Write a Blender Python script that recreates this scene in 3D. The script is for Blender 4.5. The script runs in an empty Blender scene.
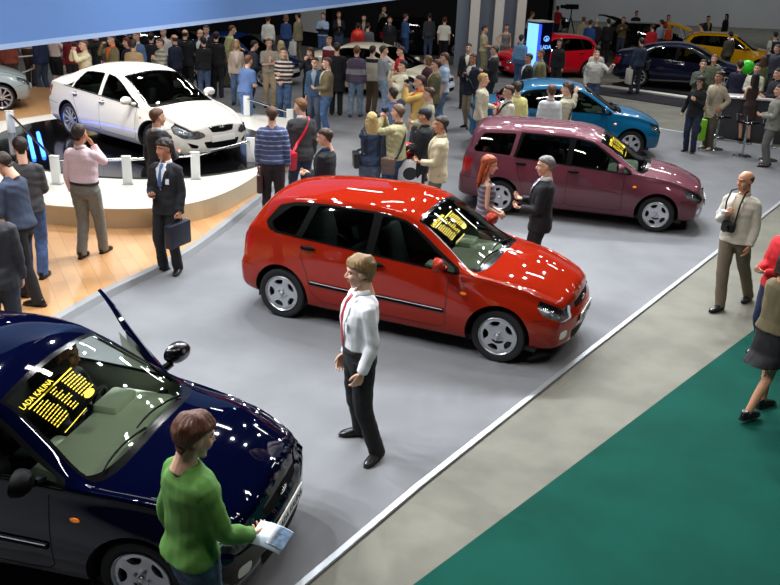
import bpy, bmesh, math, random
import numpy as np
from mathutils import Vector, Matrix, Euler, noise
from mathutils.geometry import delaunay_2d_cdt
PI = math.pi
SC = bpy.context.scene
COL = SC.collection
R = math.radians

# ------------------------------------------------------------------ materials
MATS = {}
def _lin(c):
    return tuple(((x/12.92) if x <= .04045 else ((x+.055)/1.055)**2.4) for x in c[:3]) + (1,)
def hexc(h):
    h = h.lstrip('#'); return tuple(int(h[i:i+2], 16)/255 for i in (0, 2, 4))
def mat(name, col, rough=.6, metal=0, spec=.5, coat=0, nscale=0, nstr=0, bump=0, bscale=60, emit=0, trans=0, sheen=0, col2=None, sub=0):
    if name in MATS: return MATS[name]
    m = bpy.data.materials.new(name); MATS[name] = m
    m.use_nodes = True; nt = m.node_tree; b = nt.nodes['Principled BSDF']
    c = _lin(hexc(col) if isinstance(col, str) else col)
    b.inputs['Base Color'].default_value = c
    b.inputs['Roughness'].default_value = rough; b.inputs['Metallic'].default_value = metal
    b.inputs['Specular IOR Level'].default_value = spec
    b.inputs['Coat Weight'].default_value = coat; b.inputs['Coat Roughness'].default_value = .03
    if sub: b.inputs['Subsurface Weight'].default_value = sub; b.inputs['Subsurface Radius'].default_value = (.01, .004, .002)
    if sheen: b.inputs['Sheen Weight'].default_value = sheen
    if emit:
        b.inputs['Emission Color'].default_value = c; b.inputs['Emission Strength'].default_value = emit
    if nstr or bump:
        tc = nt.nodes.new('ShaderNodeTexCoord')
    if nstr:
        n = nt.nodes.new('ShaderNodeTexNoise'); n.inputs['Scale'].default_value = nscale; n.inputs['Detail'].default_value = 5
        mx = nt.nodes.new('ShaderNodeMix'); mx.data_type = 'RGBA'
        c2 = _lin(hexc(col2)) if col2 else tuple(min(1, x*(1-nstr)) for x in c[:3])+(1,)
        mx.inputs['A'].default_value = c; mx.inputs['B'].default_value = c2
        cr = nt.nodes.new('ShaderNodeMapRange'); cr.inputs['From Min'].default_value = .38; cr.inputs['From Max'].default_value = .62
        nt.links.new(tc.outputs['Object'], n.inputs['Vector']); nt.links.new(n.outputs['Fac'], cr.inputs['Value'])
        nt.links.new(cr.outputs['Result'], mx.inputs['Factor']); nt.links.new(mx.outputs['Result'], b.inputs['Base Color'])
    if bump:
        n2 = nt.nodes.new('ShaderNodeTexNoise'); n2.inputs['Scale'].default_value = bscale; n2.inputs['Detail'].default_value = 4
        bp = nt.nodes.new('ShaderNodeBump'); bp.inputs['Strength'].default_value = bump; bp.inputs['Distance'].default_value = .02
        nt.links.new(tc.outputs['Object'], n2.inputs['Vector']); nt.links.new(n2.outputs['Fac'], bp.inputs['Height'])
        nt.links.new(bp.outputs['Normal'], b.inputs['Normal'])
    return m
def glass_mat(name, tint, tr=.8):
    """thin window glass: tinted see-through, mirror-like at grazing angles"""
    if name in MATS: return MATS[name]
    m = bpy.data.materials.new(name); MATS[name] = m
    m.use_nodes = True; nt = m.node_tree; nt.nodes.clear()
    o = nt.nodes.new('ShaderNodeOutputMaterial'); mx = nt.nodes.new('ShaderNodeMixShader')
    t = nt.nodes.new('ShaderNodeBsdfTransparent'); g = nt.nodes.new('ShaderNodeBsdfGlossy'); f = nt.nodes.new('ShaderNodeFresnel')
    t.inputs['Color'].default_value = _lin(hexc(tint)); g.inputs['Roughness'].default_value = .015
    f.inputs['IOR'].default_value = 1.6
    nt.links.new(f.outputs[0], mx.inputs[0]); nt.links.new(t.outputs[0], mx.inputs[1]); nt.links.new(g.outputs[0], mx.inputs[2])
    nt.links.new(mx.outputs[0], o.inputs[0])
    return m
def paint(name, col, metal=.35, rough=.32):
    if name in MATS: return MATS[name]
    m = mat(name, col, rough=.5, metal=metal*.5, coat=1.0, spec=0 if metal == 0 else .1)
    return m

# ------------------------------------------------------------------ objects
def link(o, parent=None, name=None):
    COL.objects.link(o)
    if parent is not None: o.parent = parent
    return o
def mesh_obj(name, verts, faces, m, parent=None, smooth=True, fm=None, mats=None, auto=None):
    me = bpy.data.meshes.new(name)
    me.from_pydata([tuple(map(float, v)) for v in verts], [], [tuple(int(i) for i in f) for f in faces])
    for mm in (mats or [m]): me.materials.append(mm)
    if fm is not None: me.polygons.foreach_set('material_index', [int(i) for i in fm])
    if smooth: me.polygons.foreach_set('use_smooth', [True]*len(me.polygons))
    me.update()
    if auto: 
        me.set_sharp_from_angle(angle=R(auto))
    return link(bpy.data.objects.new(name, me), parent)
def empty(name, loc=(0, 0, 0), yaw=0):
    o = bpy.data.objects.new(name, None); o.empty_display_size = .2
    o.location = loc; o.rotation_euler = (0, 0, R(yaw)); COL.objects.link(o); return o
def tag(o, label=None, cat=None, group=None, kind=None):
    if label: o['label'] = label
    if cat: o['category'] = cat
    if group: o['group'] = group
    if kind: o['kind'] = kind
    return o
def copy_tree(o, parent=None):
    c = o.copy(); COL.objects.link(c)
    if parent is not None: c.parent = parent
    for ch in list(o.children): copy_tree(ch, c)
    return c

class MB:
    """collects vertices and faces of one mesh"""
    def __init__(s): s.v = []; s.f = []; s.m = []
    def add(s, v, f, mi=0):
        n = len(s.v); s.v += [tuple(map(float, p)) for p in v]; s.f += [tuple(int(i)+n for i in q) for q in f]; s.m += [mi]*len(f); return s
    def box(s, x0, x1, y0, y1, z0, z1, mi=0, M=None, bev=0):
        if bev:
            bm = bmesh.new(); bmesh.ops.create_cube(bm, size=1)
            bmesh.ops.scale(bm, vec=(x1-x0, y1-y0, z1-z0), verts=bm.verts)
            bmesh.ops.translate(bm, vec=((x0+x1)/2, (y0+y1)/2, (z0+z1)/2), verts=bm.verts)
            bmesh.ops.bevel(bm, geom=bm.edges[:], offset=bev, segments=2, affect='EDGES', profile=.5)
            bm.verts.index_update(); v = [p.co.copy() for p in bm.verts]; f = [[q.index for q in k.verts] for k in bm.faces]; bm.free()
        else:
            v = [Vector((x, y, z)) for x in (x0, x1) for y in (y0, y1) for z in (z0, z1)]
            f = [(0, 1, 3, 2), (4, 6, 7, 5), (0, 4, 5, 1), (2, 3, 7, 6), (0, 2, 6, 4), (1, 5, 7, 3)]
        if M is not None: v = [M @ p for p in v]
        return s.add(v, f, mi)
    def tube(s, pts, rad, n=8, mi=0, caps=True, flat=1.0):
        pts = [Vector(p) for p in pts]
        rs = rad if isinstance(rad, (list, tuple)) else [rad]*len(pts)
        v = []; f = []; a = None
        for i, p in enumerate(pts):
            d = (pts[min(i+1, len(pts)-1)]-pts[max(i-1, 0)]).normalized()
            if a is None:
                a = Vector((0, 0, 1)).cross(d)
                if a.length < .6: a = Vector((0, 1, 0)).cross(d) if abs(d.y) < .8 else Vector((1, 0, 0)).cross(d)
            a = a-d*a.dot(d)
            if a.length < 1e-4: a = Vector((1, 0, 0))-d*d.x
            a.normalize(); b = d.cross(a)
            for k in range(n):
                t = 2*PI*k/n; v.append(p+a*math.cos(t)*rs[i]+b*math.sin(t)*rs[i]*flat)
        for i in range(len(pts)-1):
            for k in range(n):
                k2 = (k+1) % n; f.append((i*n+k, i*n+k2, (i+1)*n+k2, (i+1)*n+k))
        if caps: f += [tuple(range(n))[::-1], tuple(range((len(pts)-1)*n, len(pts)*n))]
        return s.add(v, f, mi)
    def lathe(s, prof, n=32, M=None, mi=0, closed=False, axis='Z'):
        v = []; f = []; L = len(prof)
        for k in range(n):
            t = 2*PI*k/n; c, si = math.cos(t), math.sin(t)
            for r, h in prof: v.append(Vector((r*c, h, r*si)) if axis == 'Y' else Vector((r*c, r*si, h)))
        for k in range(n):
            k2 = (k+1) % n
            for i in range(L-1 if not closed else L):
                j = (i+1) % L; f.append((k*L+i, k2*L+i, k2*L+j, k*L+j))
        if M is not None: v = [M @ p for p in v]
        return s.add(v, f, mi)
    def ell(s, c, r, n=12, mi=0, M=None):
        prof = [(math.sin(PI*i/n)+1e-5, -math.cos(PI*i/n)) for i in range(n+1)]
        MM = Matrix.Translation(c) @ (M or Matrix()) @ Matrix.Diagonal((*r, 1))
        return s.lathe(prof, n=max(8, int(n*1.5)), M=MM, mi=mi)
    def obj(s, name, m, parent=None, smooth=True, auto=40, mats=None):
        return mesh_obj(name, s.v, s.f, m, parent, smooth, s.m if mats else None, mats, auto if smooth else None)

def pchip(xs, ys):
    xs = np.array(xs, float); ys = np.array(ys, float)
    o = np.argsort(xs); xs = xs[o]; ys = ys[o]
    h = np.diff(xs); d = np.diff(ys)/h; n = len(xs); m = np.zeros(n)
    for i in range(1, n-1):
        if d[i-1]*d[i] > 0:
            w1 = 2*h[i]+h[i-1]; w2 = h[i]+2*h[i-1]; m[i] = (w1+w2)/(w1/d[i-1]+w2/d[i])
    m[0] = d[0]; m[-1] = d[-1]
    def F(x):
        x = np.asarray(x, float); xc = np.clip(x, xs[0], xs[-1])
        i = np.clip(np.searchsorted(xs, xc)-1, 0, n-2); t = (xc-xs[i])/h[i]
        return (ys[i]*(1+2*t)*(1-t)**2+h[i]*m[i]*t*(1-t)**2+ys[i+1]*t*t*(3-2*t)+h[i]*m[i+1]*t*t*(t-1))
    return F
def bspline_basis(n, v):
    """clamped cubic, n control points, v in [0,1] -> (len(v), n)"""
    p = 3; kn = np.concatenate([np.zeros(p), np.linspace(0, 1, n-p+1), np.ones(p)])
    v = np.clip(np.asarray(v, float), 0, 1-1e-9)
    B = np.zeros((len(kn)-1, len(v)))
    for i in range(len(kn)-1): B[i] = (v >= kn[i]) & (v < kn[i+1])
    for k in range(1, p+1):
        for i in range(len(kn)-1-k):
            a = (v-kn[i])/(kn[i+k]-kn[i])*B[i] if kn[i+k] > kn[i] else 0
            b = (kn[i+k+1]-v)/(kn[i+k+1]-kn[i+1])*B[i+1] if kn[i+k+1] > kn[i+1] else 0
            B[i] = a+b
    return B[:n].T
def inpoly(P, poly):
    x, y = P[:, 0], P[:, 1]; r = np.zeros(len(P), bool); n = len(poly)
    for i in range(n):
        x0, y0 = poly[i]; x1, y1 = poly[(i+1) % n]
        if y0 == y1: continue
        c = ((y0 > y) != (y1 > y)) & (x < (x1-x0)*(y-y0)/(y1-y0)+x0)
        r ^= c
    return r
def densify(poly, step, closed=True):
    out = []; n = len(poly)
    for i in range(n if closed else n-1):
        a = np.array(poly[i], float); b = np.array(poly[(i+1) % n], float)
        k = max(1, int(math.ceil(np.linalg.norm(b-a)/step)))
        for j in range(k): out.append(a+(b-a)*j/k)
    if not closed: out.append(np.array(poly[-1], float))
    return out
def round_poly(poly, r, seg=4):
    out = []; n = len(poly)
    for i in range(n):
        p0, p, p1 = [np.array(poly[j % n], float) for j in (i-1, i, i+1)]
        a = p0-p; b = p1-p; la, lb = np.linalg.norm(a), np.linalg.norm(b)
        q = min(r, la*.45, lb*.45); A = p+a/la*q; B = p+b/lb*q
        for k in range(seg+1):
            t = k/seg; out.append((1-t)**2*A+2*t*(1-t)*p+t*t*B)
    return out
def cdt(loops, pts, eps=1e-6):
    """triangulate points with constraint loops; returns verts (n,2), tris"""
    V = []; Ed = []
    for lp in loops:
        s = len(V); V += [Vector((float(p[0]), float(p[1]))) for p in lp]; n = len(lp)
        Ed += [(s+i, s+(i+1) % n) for i in range(n)]
    V += [Vector((float(p[0]), float(p[1]))) for p in pts]
    r = delaunay_2d_cdt(V, Ed, [], 0, eps)
    return np.array([tuple(p) for p in r[0]]), np.array([f for f in r[2] if len(f) == 3], int)
# ------------------------------------------------------------------ cars
class Shell:
    """body surface S(u,v): u runs rear to front, v from the sill (0) over the shoulder and the roof rail to the centre line (1)"""
    NC = 16
    def __init__(s, T):
        s.T = T; f = {k: pchip([p[0] for p in T[k]], [p[1] for p in T[k]]) for k in ('zs', 'wm', 'wb', 'zb', 'yr', 'zr', 'zc')}
        s.f = f; s.u0, s.u1 = T['u']; s.xf, s.xr = T['xf'], T['xr']
        s.fp = pchip([p[0] for p in T['fprof']], [p[1] for p in T['fprof']]); s.rp = pchip([p[0] for p in T['rprof']], [p[1] for p in T['rprof']])
        # v parameters of the belt and of the rail from the control index
        s.VB = s._vpar(7); s.VR = s._vpar(11)
    def _vpar(s, k):
        vv = np.linspace(0, 1, 800); B = bspline_basis(s.NC, vv); return float(vv[np.argmax(B[:, k])])
    def ctrl(s, u):
        f = s.f; zs, wm, wb, zb, yr, zr, zc = [f[k](u) for k in ('zs', 'wm', 'wb', 'zb', 'yr', 'zr', 'zc')]
        zm = np.minimum(.55, zb-.14); tw = s.T.get('tuck', .03)
        P = [(wm-.12, zs), (wm-.05-tw, zs), (wm-.02-tw, zs+.04), (wm-tw*.6, zs+(zm-zs)*.4), (wm, zm-.03), (wm*.55+wb*.45, zm*.45+zb*.55),
             (wb+.008, zb-.07), (wb, zb-.01), (wb-.012, zb+.015), (wb*.62+yr*.38+.012, zb*.62+zr*.38), (wb*.22+yr*.78+.012, zb*.22+zr*.78),
             (yr+.008, zr-.012), (yr-.035, zr+(zc-zr)*.13), (yr*.72, zr+(zc-zr)*.52), (yr*.38, zr+(zc-zr)*.90), (yr*0, zc)]
        return np.array([[a+0*u, b+0*u] for a, b in P])          # (NC,2,N)
    def xcap(s, front, y, z):
        y = np.abs(y)
        if front: return s.xf-s.T['fbow']*(y/.85)**s.T.get('fpow', 2.6)-s.fp(z)
        return s.xr+s.T['rbow']*(y/.85)**s.T.get('rpow', 3.0)+s.rp(z)
    def __call__(s, u, v):
        u = np.asarray(u, float).ravel(); v = np.asarray(v, float).ravel()
        C = s.ctrl(u); B = bspline_basis(s.NC, v)
        y = (B.T*C[:, 0]).sum(0); z = (B.T*C[:, 1]).sum(0)
        # rounding of the ends
        for end, sg in ((s.u1, 1), (s.u0, -1)):
            t = np.clip(1-(end-u)*sg/.07, 0, 1); q = .045*(1-np.sqrt(np.clip(1-t*t*.96, 0, 1)))
            zc = s.f['zc'](u); zz = s.f['zs'](u); mid = (zc+zz)/2
            y = y*(1-q/.8); z = z+(mid-z)*q/np.maximum(.25, (zc-zz)/2)
        x = u.copy(); L = s.T.get('bend', .38)
        t = np.clip((u-(s.u1-L))/L, 0, 1); x = x+(s.xcap(True, y, z)-s.u1)*t*t*(t*.4+.6)
        t = np.clip(((s.u0+L)-u)/L, 0, 1); x = x+(s.xcap(False, y, z)-s.u0)*t*t*(t*.4+.6)
        return np.stack([x, y, z], 1)
    def v_of_z(s, u, z):
        vv = np.linspace(0, s.VR, 160); P = s(np.full(160, u), vv); return float(np.interp(z, np.maximum.accumulate(P[:, 2]), vv))
    def v_of_y(s, u, y):
        vv = np.linspace(s.VB, 1, 160); P = s(np.full(160, u), vv); return float(np.interp(-y, -P[:, 1], vv))
    def fx(s, u, f):
        """v of the window field: f=0 belt, f=1 rail"""
        return s.VB+(s.VR-s.VB)*(.10+.74*f)
    def normal(s, u, v):
        e = 1e-3; u = np.asarray(u, float).ravel(); v = np.asarray(v, float).ravel()
        vm = np.clip(v, e, 1-e); a = s(u+e, vm)-s(u-e, vm); b = s(u, vm+e)-s(u, vm-e)
        n = np.cross(a, b); n /= -(np.linalg.norm(n, axis=1)[:, None]+1e-12); return n
    def pt(s, u, v, off=0):
        return (s([u], [v])+s.normal([u], [v])*off)[0]
    def xz(s, x, z): return (x, s.v_of_z(x, z))

VS = 2.3      # v is stretched by this in the triangulation plane
def mirror_y(V, F):
    W = V.copy(); W[:, 1] *= -1; return W, F[:, ::-1]
def build_shell(S, side_polys, front_polys, rear_polys, res=.05):
    """returns merged verts, faces, tag per face. polys: list of (tag, [(u,v)...]) / [(y,z)...]; 'cut' removes faces"""
    T = S.T; nu = int((S.u1-S.u0)/res)
    us = list(np.linspace(S.u0+.05, S.u1-.05, nu)); extra = [S.u0+.012, S.u0+.03, S.u1-.03, S.u1-.012]
    us = sorted(us+extra); vs = np.linspace(0, 1, int(VS/res)+1)
    ring_v = densify([(0, 0), (0, 1)], .5*res/VS*1.3, closed=False); ring_v = [p[1] for p in ring_v]
    bd = [(u, 0) for u in [S.u0]+us]+[(S.u1, v) for v in ring_v[:-1]]+[(u, 1) for u in [S.u1]+us[::-1]]+[(S.u0, v) for v in ring_v[:0:-1]]
    loops = [[(u, v*VS) for u, v in bd]]
    sp = [(t, densify([(u, v*VS) for u, v in p], res*.7)) for t, p in side_polys]
    loops += [p for t, p in sp]
    g = [(u, v*VS) for u in us for v in vs[1:-1]]
    V, F = cdt(loops, g); c = V[F].mean(1)
    tags = np.array(['body']*len(F), dtype=object)
    for t, p in sp: tags[inpoly(c, p)] = t
    P = S(V[:, 0], V[:, 1]/VS)
    # orientation: outward
    n = np.cross(P[F[:, 1]]-P[F[:, 0]], P[F[:, 2]]-P[F[:, 0]]); N = S.normal(c[:, 0], c[:, 1]/VS)
    if (n*N).sum() < 0: F = F[:, ::-1]
    if N[:, 2].sum() < 0: F = F[:, ::-1]
    allV = [P]; allF = [F]; allT = [tags]; off = len(P)
    for front, polys in ((True, front_polys), (False, rear_polys)):
        ue = S.u1 if front else S.u0
        rp = S(np.full(len(ring_v), ue), ring_v)
        lp = [(p[1], p[2]) for p in rp]+[(0, p[0]) for p in densify([(rp[-1][2], 0), (rp[0][2], 0)], res, False)[1:]]+[(y, rp[0][2]) for y in np.arange(res, rp[0][1]-.01, res)]
        zs = np.arange(.1, 1.4, res*.8); ys = np.arange(0, 1, res)
        G = np.array([(y, z) for y in ys for z in zs]); G = G[inpoly(G, lp)]
        d = np.min(np.hypot(G[:, None, 0]-np.array(lp)[None, :, 0], G[:, None, 1]-np.array(lp)[None, :, 1]), 1); G = G[d > res*.35]
        pp = [(t, densify(p, res*.7)) for t, p in polys]
        V2, F2 = cdt([lp]+[p for t, p in pp], G); c2 = V2[F2].mean(1); keep = inpoly(c2, lp); F2 = F2[keep]; c2 = c2[keep]
        t2 = np.array(['bumper_front' if front else 'bumper_rear']*len(F2), dtype=object)
        t2[c2[:, 1] > (T['bumpz'][0] if front else T['bumpz'][1])] = 'body'
        for t, p in pp: t2[inpoly(c2, p)] = t
        P2 = np.stack([S.xcap(front, V2[:, 0], V2[:, 1]), V2[:, 0], V2[:, 1]], 1)
        n = np.cross(P2[F2[:, 1]]-P2[F2[:, 0]], P2[F2[:, 2]]-P2[F2[:, 0]])
        if (n[:, 0].sum() < 0) == front: F2 = F2[:, ::-1]
        allV.append(P2); allF.append(F2+off); allT.append(t2); off += len(P2)
    V = np.concatenate(allV); F = np.concatenate(allF); t = np.concatenate(allT)
    W, G = mirror_y(V, F)
    V2 = np.concatenate([V, W]); F2 = np.concatenate([F, G+len(V)]); t2 = np.concatenate([t, t])
    side = np.concatenate([np.ones(len(F)), -np.ones(len(F))])
    # weld
    key = np.round(V2/2e-4).astype(np.int64); _, idx, inv = np.unique(key, axis=0, return_index=True, return_inverse=True)
    V3 = V2[idx]; F3 = inv.reshape(-1)[F2]
    ok = (F3[:, 0] != F3[:, 1]) & (F3[:, 1] != F3[:, 2]) & (F3[:, 0] != F3[:, 2]); F3 = F3[ok]; t3 = t2[ok]; side = side[ok]
    fn = np.cross(V3[F3[:, 1]]-V3[F3[:, 0]], V3[F3[:, 2]]-V3[F3[:, 0]]); vn = np.zeros_like(V3)
    for k in range(3): np.add.at(vn, F3[:, k], fn)
    vn /= np.linalg.norm(vn, axis=1)[:, None]+1e-12
    return V3, F3, t3, side, vn
def sub_mesh(name, V, F, vn, sel, m, parent, off=0, flip=False):
    f = F[sel]; u, inv = np.unique(f, return_inverse=True); f = inv.reshape(f.shape)
    if flip: f = f[:, ::-1]
    o = mesh_obj(name, V[u]+vn[u]*off, f, m, parent)
    o.data.normals_split_custom_set_from_vertices([tuple(n) for n in (vn[u]*(-1 if flip else 1))])
    return o
def ribbon(mb, S, pts, w, off, sgn=1, closed=False, thick=0, mi=0):
    """strip of width w along (u,v) points, raised by off above the body"""
    pts = densify([(u, v*VS) for u, v in pts], .05, closed); n = len(pts)
    P = np.array(pts); Q = S(P[:, 0], P[:, 1]/VS); N = S.normal(P[:, 0], P[:, 1]/VS); v = []; f = []
    for i in range(n):
        a = Q[(i+1) % n] if (closed or i < n-1) else Q[i]; b = Q[i-1] if (closed or i > 0) else Q[i]
        d = a-b; d /= np.linalg.norm(d)+1e-9; s = np.cross(N[i], d)
        if thick:
            for (k, o) in ((-.5, 0), (-.42, thick), (.42, thick), (.5, 0)): v.append(Q[i]+s*w*k+N[i]*(off+o))
        else:
            v += [Q[i]-s*w/2+N[i]*off, Q[i]+s*w/2+N[i]*off]
    k = 4 if thick else 2; rng = range(n if closed else n-1)
    for i in rng:
        j = (i+1) % n
        for q in range(k-1): f.append((i*k+q, i*k+q+1, j*k+q+1, j*k+q))
    if thick and not closed: f += [(0, 1, 2, 3), tuple((n-1)*k+q for q in (3, 2, 1, 0))]
    v = np.array(v)
    if sgn < 0: v[:, 1] *= -1; f = [q[::-1] for q in f]
    mb.add(v, f, mi)

def rim_mesh(r, kind):
    """wheel rim face in the X-Z plane, facing +Y"""
    mb = MB(); holes = []
    if kind == 'five':      # broad star with five openings
        for k in range(5):
            a = 2*PI*k/5
            h = [(.80*r, a-.40), (.82*r, a), (.80*r, a+.40), (.56*r, a+.30), (.50*r, a), (.56*r, a-.30)]
            holes.append(round_poly([(q*math.cos(t), q*math.sin(t)) for q, t in h], .018, 2))
    elif kind == 'six':
        for k in range(6):
            a = 2*PI*k/6
            h = [(.84*r, a-.30), (.86*r, a), (.84*r, a+.30), (.46*r, a+.20), (.42*r, a), (.46*r, a-.20)]
            holes.append(round_poly([(q*math.cos(t), q*math.sin(t)) for q, t in h], .018, 2))
    else:                   # ten thin spokes
        for k in range(10):
            a = 2*PI*k/10; w1 = .235; w0 = .17
            h = [(.88*r, a-w1), (.89*r, a), (.88*r, a+w1), (.32*r, a+w0), (.32*r, a-w0)]
            holes.append(round_poly([(q*math.cos(t), q*math.sin(t)) for q, t in h], .012, 2))
    rim = [(r*.97*math.cos(2*PI*i/40), r*.97*math.sin(2*PI*i/40)) for i in range(40)]
    pts = [(q*r*math.cos(2*PI*i/20+q), q*r*math.sin(2*PI*i/20+q)) for q in (.93, .72, .5, .36, .22, .1) for i in range(20)]
    hp = [p for h in holes for p in h]
    V, F = cdt([rim]+holes, pts); c = V[F].mean(1)
    keep = np.ones(len(F), bool)
    for h in holes: keep &= ~inpoly(c, h)
    F = F[keep]; rr = np.hypot(V[:, 0], V[:, 1])/r
    y = -.012-.03*(1-rr)**1.0+.014*np.exp(-((rr-.12)/.14)**2)-.006*(rr > .95)
    A = np.stack([V[:, 0], y, V[:, 1]], 1); n = np.cross(A[F[:, 1]]-A[F[:, 0]], A[F[:, 2]]-A[F[:, 0]])
    if n[:, 1].sum() < 0: F = F[:, ::-1]
    mb.add(A, F); Bk = A.copy(); Bk[:, 1] -= .03; mb.add(Bk, F[:, ::-1])
    for h in holes+[]:
        v = []; n = len(h)
        for p in h:
            q = math.hypot(*p)/r; yy = -.012-.03*(1-q)+.014*math.exp(-((q-.12)/.14)**2)
            v += [(p[0], yy, p[1]), (p[0], yy-.03, p[1])]
        mb.add(v, [(2*i, 2*i+1, (2*i+3) % (2*n), (2*i+2) % (2*n)) for i in range(n)])
    mb.lathe([(r*.94, -.012), (r*.99, 0), (r*1.02, -.004), (r*.985, -.02), (r*.95, -.16)], 40, axis='Y')
    mb.ell((0, -.01, 0), (r*.13, .018, r*.13), 8)
    for k in range(4):
        a = 2*PI*k/4+.4; mb.ell((r*.24*math.cos(a), -.018, r*.24*math.sin(a)), (.012, .012, .012), 5)
    return mb
def wheel(parent, x, y, rt, rr, kind, steer=0, proto={}):
    """tyre radius rt, rim radius rr; y sign gives the side"""
    key = (rt, rr, kind)
    if key not in proto:
        t = MB(); w = .175/2
        prof = [(rr*.96, w*.70), (rr*1.02, w*.86), (rt*.90, w*1.02), (rt*.965, w*.94), (rt*.995, w*.72), (rt, w*.4), (rt*.992, w*.38), (rt*.992, w*.3), (rt, w*.28), (rt, -w*.28), (rt*.992, -w*.3), (rt*.992, -w*.38), (rt, -w*.4), (rt*.995, -w*.72), (rt*.965, -w*.94), (rt*.90, -w*1.02), (rr*1.0, -w*.8)]
        t.lathe([(a, b-w) for a, b in prof], 48, axis='Y')
        to = t.obj('tyre', mat('tyre rubber', '#17171a', .75, nscale=40, nstr=.2)); to.location = (0, 0, 0)
        ro = rim_mesh(rr, kind).obj('rim', mat('alloy silver', '#c9cbd0', .28, metal=.75), to)
        d = MB(); d.lathe([(0.001, -.09), (rr*.62, -.09), (rr*.62, -.10), (rr*.9, -.14)], 24, axis='Y'); d.obj('brake_disc', mat('dark iron', '#1b1b1d', .5, metal=.3), to)
        proto[key] = to; c = to; to.parent = parent
    else: c = copy_tree(proto[key], parent)
    c.location = (x, y, rt); c.rotation_euler = (0, 0, (0 if y > 0 else PI)+R(steer)); c.name = 'tyre'
    return c

def text_part(name, s, size, m, parent, M, ext=.002, ax='CENTER'):
    cu = bpy.data.curves.new(name, 'FONT'); cu.body = s; cu.size = size; cu.extrude = ext; cu.align_x = ax; cu.align_y = 'CENTER'; cu.resolution_u = 2
    o = bpy.data.objects.new(name, cu); COL.objects.link(o); dg = bpy.context.evaluated_depsgraph_get()
    me = bpy.data.meshes.new_from_object(o.evaluated_get(dg)); bpy.data.objects.remove(o)
    me.materials.clear(); me.materials.append(m); me.name = name
    r = link(bpy.data.objects.new(name, me), parent); r.matrix_local = M; return r
def frame_m(o, x, y, z=None):
    """matrix with origin o, x and y axes"""
    x = Vector(x).normalized(); y = Vector(y); z = x.cross(y).normalized(); y = z.cross(x)
    m = Matrix((x, y, z)).transposed().to_4x4(); m.translation = Vector(o); return m

def seat(parent, x, y, m, z0=.28, bench=0):
    w = .25 if not bench else .60
    mb = MB(); M = Matrix.Translation((x, y, z0)) @ Matrix.Rotation(R(-8), 4, 'Y')
    mb.box(-.24, .28, -w, w, 0, .17, M=M, bev=.05)
    M = Matrix.Translation((x-.26, y, z0+.1)) @ Matrix.Rotation(R(-18), 4, 'Y')
    mb.box(-.07, .07, -w*.95, w*.95, 0, .58, M=M, bev=.05)
    o = mb.obj('rear_seat' if bench else 'front_seat', m, parent)
    for k in ([-.35, .35] if bench else [0]):
        h = MB(); h.box(-.045, .045, k-.12, k+.12, .62, .78, M=M, bev=.035); h.box(-.01, .01, k-.05, k+.05, .55, .66, M=M); h.obj('headrest', m, o)
    return o

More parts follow.
